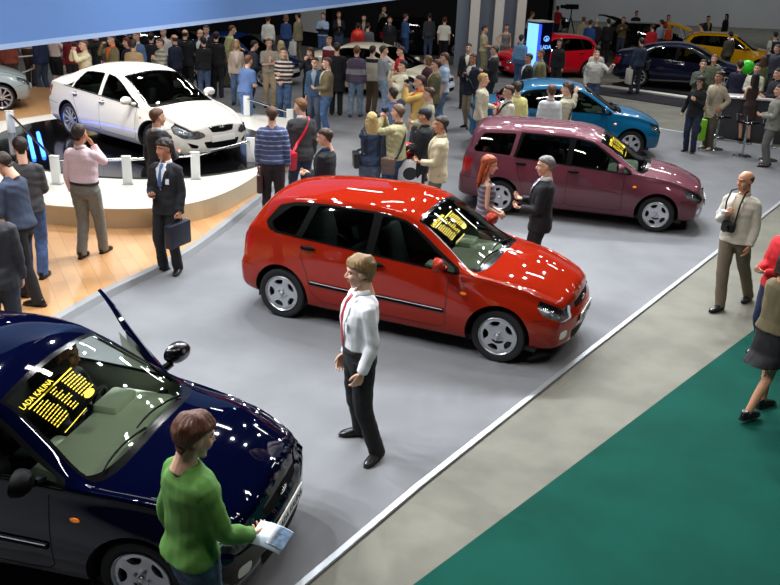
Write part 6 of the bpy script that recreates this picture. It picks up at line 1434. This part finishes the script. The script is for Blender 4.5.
P(484, 74, 1.78, 350, 'blond person in a pale beige sweater by the plum estate', q=2, top='sweater', tc='#cfc6b0', bottom=T, bc='#7a7260', hair='short', hc='#c8a058', arms=('front', 'down'), hem=.85, skin='fair')
d = P(509, 86, 1.76, 195, 'person in a white shirt with a dark strap beside the teal saloon', q=2, top='shirt', tc='#e2ddca', bottom=T, bc='#4a4a44', hair='short', hc='#4a3224', arms=('front', 'front'), head=(0, 0)); shoulder_bag(d, -1, '#1d1d22', 'dark bag with a strap worn over the white shirt', z=.95)
bag_item(tuple(at(498, 103, 1.15)), 30, .22, .34, .14, '#d41c2c', 'red and white bag beside the person in the white shirt', print_='#f0e8e8')
P(518, 82, 1.74, 100, 'person in a pale yellow shirt behind the white shirt', top='shirt', tc='#e4dc94', bottom=T, bc='#5a5648', hair='short', hc='#3a2c22')
P(552, 85, 1.76, 95, 'person in a plain white shirt beside the teal car door', q=1, top='shirt', tc='#dfe2e4', bottom=T, bc='#3a3d46', hair='short', hc='#6a4836')
d = P(568, 83, 1.78, 150, 'person in a cream jacket with a strap, arm raised onto the teal roof', q=2, top='jacket', tc='#cfc9b0', bottom=T, bc='#5a5648', hair='full', hc='#4a3226', arms=('front', ((-.02, .30, .12), (0, .5, -1), (0, 0, -1), 'relax')), head=(25, 0)); shoulder_bag(d, 1, '#2a2a2a', 'dark strap bag over the cream jacket', z=.95)
P(597, 51, 1.76, 275, 'person in a light grey sweatshirt standing behind the teal roof', q=2, top='sweater', tc='#b4b2aa', bottom=J, bc='#3a4c6a', hair='crop', hc='#8a6a50', arms=('rest', 'down'), build=1.15)
P(598, 46, 1.74, 100, 'dark-haired person directly behind the grey sweatshirt', q=1, top='jacket', tc='#c4c0b8', bottom=T, bc='#2a2a30', hair='short', hc='#1a1614')
P(541, 50, 1.76, 205, 'person in an olive jacket below the lit display box', q=1, top='jacket', tc='#77724e', bottom=T, bc='#5a5440', hair='short', hc='#5a3a2a', inner='#8a98a8', skin='tan')
P(560, 39, 1.72, 250, 'person in black standing before the raspberry red hatchback', q=1, sex='f', top='jacket', tc='#15151a', bottom=T, bc='#15151a', hair='bob', hc='#3a2a1c')
P(558, 6, 1.76, 95, 'person in a red t-shirt at the tripod by the wall', q=0, top='tshirt', tc='#d02230', bottom=T, bc='#2a2c3c', hair='short', hc='#7a4a38')
P(533, 12, 1.76, 20, 'person in a white shirt bending behind the lit display box', q=0, top='shirt', tc='#dcdcd4', bottom=T, bc='#2a2a30', hair='short', hc='#8a6450', lean=16)
# ---- upper right
for px, py, yw, sx, tp, tcx, bcx, hr, hcx, ar, lb in (
    (584, 17, 95, 'm', 'sweater', '#a8a484', '#5a5648', 'short', '#8a6a48', ('down', 'down'), 'person in a light khaki top left of the black estate tailgate'),
    (591, 20, 60, 'm', 'jacket', '#2c549c', '#2a3a5c', 'short', '#5a3a2a', ('down', 'down'), 'person in a blue jacket beside the khaki top'),
    (597, 19, 85, 'm', 'jacket', '#2a2226', '#1c1c22', 'short', '#e0d8c8', ('down', 'down'), 'white-haired person in a dark jacket near the black estate'),
    (609, 19, 90, 'm', 'jacket', '#1a1b20', '#1a1b20', 'short', '#2a2220', ('down', 'down'), 'person in a black jacket right of the white-haired person'),
    (624, 17, 250, 'm', 'jacket', '#6a5a3c', '#3a4458', 'short', '#8a5a3c', ('camera', 'chest'), 'person in an olive brown jacket filming beside the open black estate'),
    (637, 11, 270, 'm', 'jacket', '#22242c', '#22242c', 'short', '#4a3028', ('down', 'down'), 'person behind the black estate, only head and shoulders'),
    (653, 24, 100, 'm', 'sweater', '#c81c2c', '#2a2c3a', 'short', '#6a4a34', ('down', 'down'), 'person in a red sweater behind the dark blue saloon'),
    (662, 20, 120, 'm', 'shirt', '#a8b8d4', '#3a4460', 'short', '#2a2422', ('front', 'front'), 'person in a pale blue shirt right of the red sweater'),
    (669, 15, 265, 'm', 'tshirt', '#c4283a', '#3a3a44', 'short', '#8a5a44', ('down', 'down'), 'person in a red t-shirt far behind the pale blue shirt'),
    (670, 21, 90, 'f', 'tank', '#e4502c', '#3a3a44', 'long', '#d8a050', ('down', 'down'), 'long-haired blonde person in an orange-red top seen from behind'),
    (701, 24, 150, 'm', 'jacket', '#dcdac6', '#3a3a44', 'short', '#3a2a24', ('reach', 'reach'), 'person in a white jacket leaning into the yellow hatchback'),
    (709, 16, 280, 'm', 'jacket', '#25304c', '#25304c', 'short', '#2a1e1a', ('down', 'down'), 'person in a dark jacket and yellow shirt behind the yellow roof'),
    (727, 14, 200, 'f', 'jacket', '#14151c', '#14151c', 'long', '#14100e', ('down', 'down'), 'person all in black with long black hair against the grey wall'),
    (731, 32, 110, 'm', 'jacket', '#4a4638', '#3a3830', 'short', '#2a201c', ('down', 'down'), 'person in a dark olive jacket at the yellow car door'),
    (776, 32, 95, 'm', 'tshirt', '#d6d4c4', '#3a4050', 'short', '#3a2c28', ('down', 'down'), 'person in a white t-shirt wearing a dark backpack'),
    (778, 45, 200, 'm', 'jacket', '#3a3d48', '#2a2c34', 'short', '#5a4a3c', ('down', 'down'), 'person in a slate jacket at the right edge below the backpack'),
    (764, 56, 100, 'f', 'jacket', '#6a7450', '#4a4c3c', 'long', '#6a4c30', ('down', 'down'), 'long-haired person in a moss green jacket near the counter'),
    (758, 64, 235, 'm', 'jacket', '#c4c6b4', '#5a5a54', 'short', '#3a2c24', ('front', 'front'), 'person in a pale grey jacket leaning at the counter'),
    (741, 61, 80, 'm', 'jacket', '#1a2238', '#1a1e2c', 'short', '#3a2a24', ('front', 'front'), 'person in a navy jacket left of the counter'),
    (715, 55, 240, 'm', 'jacket', '#5a6248', '#4a4a3c', 'crop', '#9a6a5c', ('down', 'down'), 'bald ruddy person in a mossy jacket behind the tan jacket'),
    (704, 60, 250, 'm', 'jacket', '#4c5444', '#3a3c34', 'short', '#2a2a20', ('chest', 'chest'), 'person in a dark green jacket behind the person in black'),
    (756, 73, 100, 'f', 'dress', '#3a2c28', '#3a2c28', 'long', '#2a1c18', ('front', 'front'), 'long-haired person in a dark brown dress standing at the bar counter'),
    (779, 69, 190, 'm', 'jacket', '#1e2028', '#1e2028', 'short', '#1c1814', ('front', 'front'), 'person in a black jacket right of the brown dress'),
    (781, 85, 170, 'm', 'suit', '#8a8a80', '#6a6a66', 'short', '#4a3c34', ('front', 'front'), 'person in a grey suit at the right edge by the last stool')):
    d = P(px, py, 1.66 if sx == 'f' else 1.75, yw, lb, q=0 if py < 35 else 1, sex=sx, top=tp, tc=tcx, bottom='dress' if tp == 'dress' else T, bc=bcx, hair=hr, hc=hcx, arms=ar, lean=16 if 'leaning into' in lb else 0, inner='#d8b820' if 'yellow shirt' in lb else None)
    if 'wearing a dark backpack' in lb:
        bp = bpy.data.objects.new('backpack', None); COL.objects.link(bp); bp.matrix_world = d['W']; mb = MB(); mb.box(-.30, -.13, -.15, .15, 1.0, 1.42, bev=.05); mb.obj('pack_body', mat('pack navy', '#232c44', .7), bp)
        for s_ in (1, -1): mb = MB(); mb.tube([(-.13, s_*.11, 1.36), (-.02, s_*.12, 1.49), (.12, s_*.11, 1.38), (.10, s_*.14, 1.15), (-.13, s_*.14, 1.05)], .018, 6); mb.obj('strap', mat('pack navy', '#232c44'), bp)
        tag(bp, 'dark blue backpack worn over the white t-shirt at the right edge', 'backpack')
balloon(tuple(at(747, 68, 1.25)), .22, '#38e02c', 'bright green balloon at the counter')
balloon(tuple(at(744, 80, 1.0)), .17, '#d8e83c', 'yellow-green balloon just below the green one')
d = P(642, 38, 1.76, 100, 'person in a navy jacket carrying a white bag before the dark blue saloon', q=1, top='jacket', tc='#2a3850', bottom=J, bc='#2c3440', hair='short', hc='#3a2c24', arms=('hold', 'front'), feet=((.0, .14, 8), (.05, -.12, -8)))
h_ = d['hands'][0]; bag_item(tuple(h_ @ Vector((.1, 0, 0))), 100, .10, .48, .36, '#d4d2c8', 'white bag held by the person in the navy jacket'); shoulder_bag(d, -1, '#2a2a30', 'dark bag slung behind the person in the navy jacket', z=1.05)
d = P(701, 77, 1.70, 235, 'person in a black leather jacket and dark jeans holding a phone', q=2, sex='f', top='jacket', tc='#17161a', bottom=J, bc='#2c3450', hair='bob', hc='#3a2a20', arms=('chest', ((.02, .16, -.50), (-1, .3, 0), (0, -1, 0), 'grip')), hem=.84, cap='#2a2c30')
d = P(720, 72, 1.78, 215, 'person in a tan jacket carrying a green and white bag', q=2, top='jacket', tc='#bcae96', bottom=T, bc='#5c5648', hair='short', hc='#2a2220', arms=('pocket', ((.16, .02, -.50), (-1, .3, 0), (0, -1, 0), 'grip')), hem=.74, skin='tan', shoe='#b0a898', inner='#bcae96')
h_ = d['hands'][1] @ Vector((.09, 0, -.02)); bag_item((h_.x, h_.y-.05, h_.z-.12), 215, .34, .50, .10, '#8fd838', 'lime green carrier bag with a black round print', print_='#16181c', strap='#e8e8e8')
# driver in the near car
W5 = c5.matrix_world if False else Matrix.Translation((-2.60, 5.46, 0)) @ Matrix.Rotation(R(-11.9), 4, 'Z')
loc = W5 @ Vector((.02, .36, -.40))
d = build_person('person', tuple(loc), -11.9, 1.74, q=2, top='sweater', tc='#1c1d22', bottom=T, bc='#2a2c34', hair='short', hc='#2a1c14', arms=(((.40, -.02, -.26), (-.2, .6, -1), (0, 0, -1), 'grip'), ((.40, -.04, -.20), (-.2, .6, -1), (0, 0, -1), 'grip')), feet=((.62, .10, 0, .66), (.60, -.10, 0, .66)), lean=10, skin='tan')
tag(d['root'], 'person in a black top sitting at the wheel of the dark navy car', 'person', GRP)

for t_ in TMP: bpy.data.scenes.remove(t_)
# ------------------------------------------------------------------ light
SC.view_settings.view_transform = 'Standard'; SC.view_settings.look = 'None'; SC.view_settings.exposure = .0; SC.view_settings.gamma = 1
w = bpy.data.worlds.new('world'); SC.world = w; w.use_nodes = True; bg = w.node_tree.nodes['Background']; bg.inputs[0].default_value = (.9, .95, 1, 1); bg.inputs[1].default_value = .0
def lamp(x, y, z, e, size, col=(1, .96, .9), shape='DISK', sy=None, tgt=None, spread=None):
    l = bpy.data.lights.new('ceiling_light', 'AREA'); l.shape = shape; l.size = size; l.energy = e; l.color = col
    if sy: l.size_y = sy
    if spread: l.spread = R(spread)
    o = bpy.data.objects.new('ceiling_light', l); COL.objects.link(o); o.location = (x, y, z)
    if tgt: o.rotation_euler = (Vector(tgt)-Vector((x, y, z))).to_track_quat('-Z', 'Y').to_euler()
    return o
LW = (1, .97, .93); LC = (.92, .96, 1)
for (x, y) in ((-6, 4), (0, 3), (6, 5), (-7, 11), (-1, 12), (5, 11), (11, 13), (-6, 19), (0, 20), (7, 19), (13, 21), (-9, 27), (-2, 28), (5, 29), (12, 30), (20, 30)):
    lamp(x, y, 9.5, 125 if y > 24 else 135 if y > 8 else 210, 2.2, LW, 'RECTANGLE', .4)
for i in range(7):                      # row of small spotlights behind the red car
    lamp(-2.6+i*1.15, 13.4+.15*i, 6.8, 88, .15, LC, tgt=(-2.2+i*1.0, 9.3, 0), spread=110)
for (x, y) in ((-5.5, 8.5), (-3.8, 9.2), (-6.6, 5.8), (-5.0, 7.0)): lamp(x, y, 6.6, 110, .16, LC, tgt=(-2.2, 5.2, 0), spread=110)
for (x, y) in ((-7.5, 19.5), (-5.2, 20.4), (-3.0, 19.2), (-8.2, 15.2), (-3.5, 12.4), (-5.6, 12.0)): lamp(x, y, 7.0, 95, .3, LW, tgt=(-5, 16.4, .5), spread=100)
for (x, y) in ((1.4, 18.4), (3.0, 18.2), (4.6, 18), (6.4, 17.6)): lamp(x, y, 6.8, 75, .16, LC, tgt=(x-.2, y-4, 0), spread=110)
for (x, y) in ((3, 24), (5, 23.6), (7, 23), (9, 30.6), (11, 30)): lamp(x, y, 7.2, 75, .22, LC, tgt=(x-.2, y-3, 0), spread=110)
for i in range(9): lamp(-12+i*3, 27+.2*(i%3), 7.2, 26, .24, LC)
for x in (12, 22, 32): lamp(x, 50, 10, 420, 3, LC, 'RECTANGLE', 2, tgt=(x+2, 62, 4))
SC.cycles.use_denoising = True; SC.cycles.max_bounces = 8; SC.cycles.transparent_max_bounces = 12; SC.cycles.sample_clamp_indirect = 4
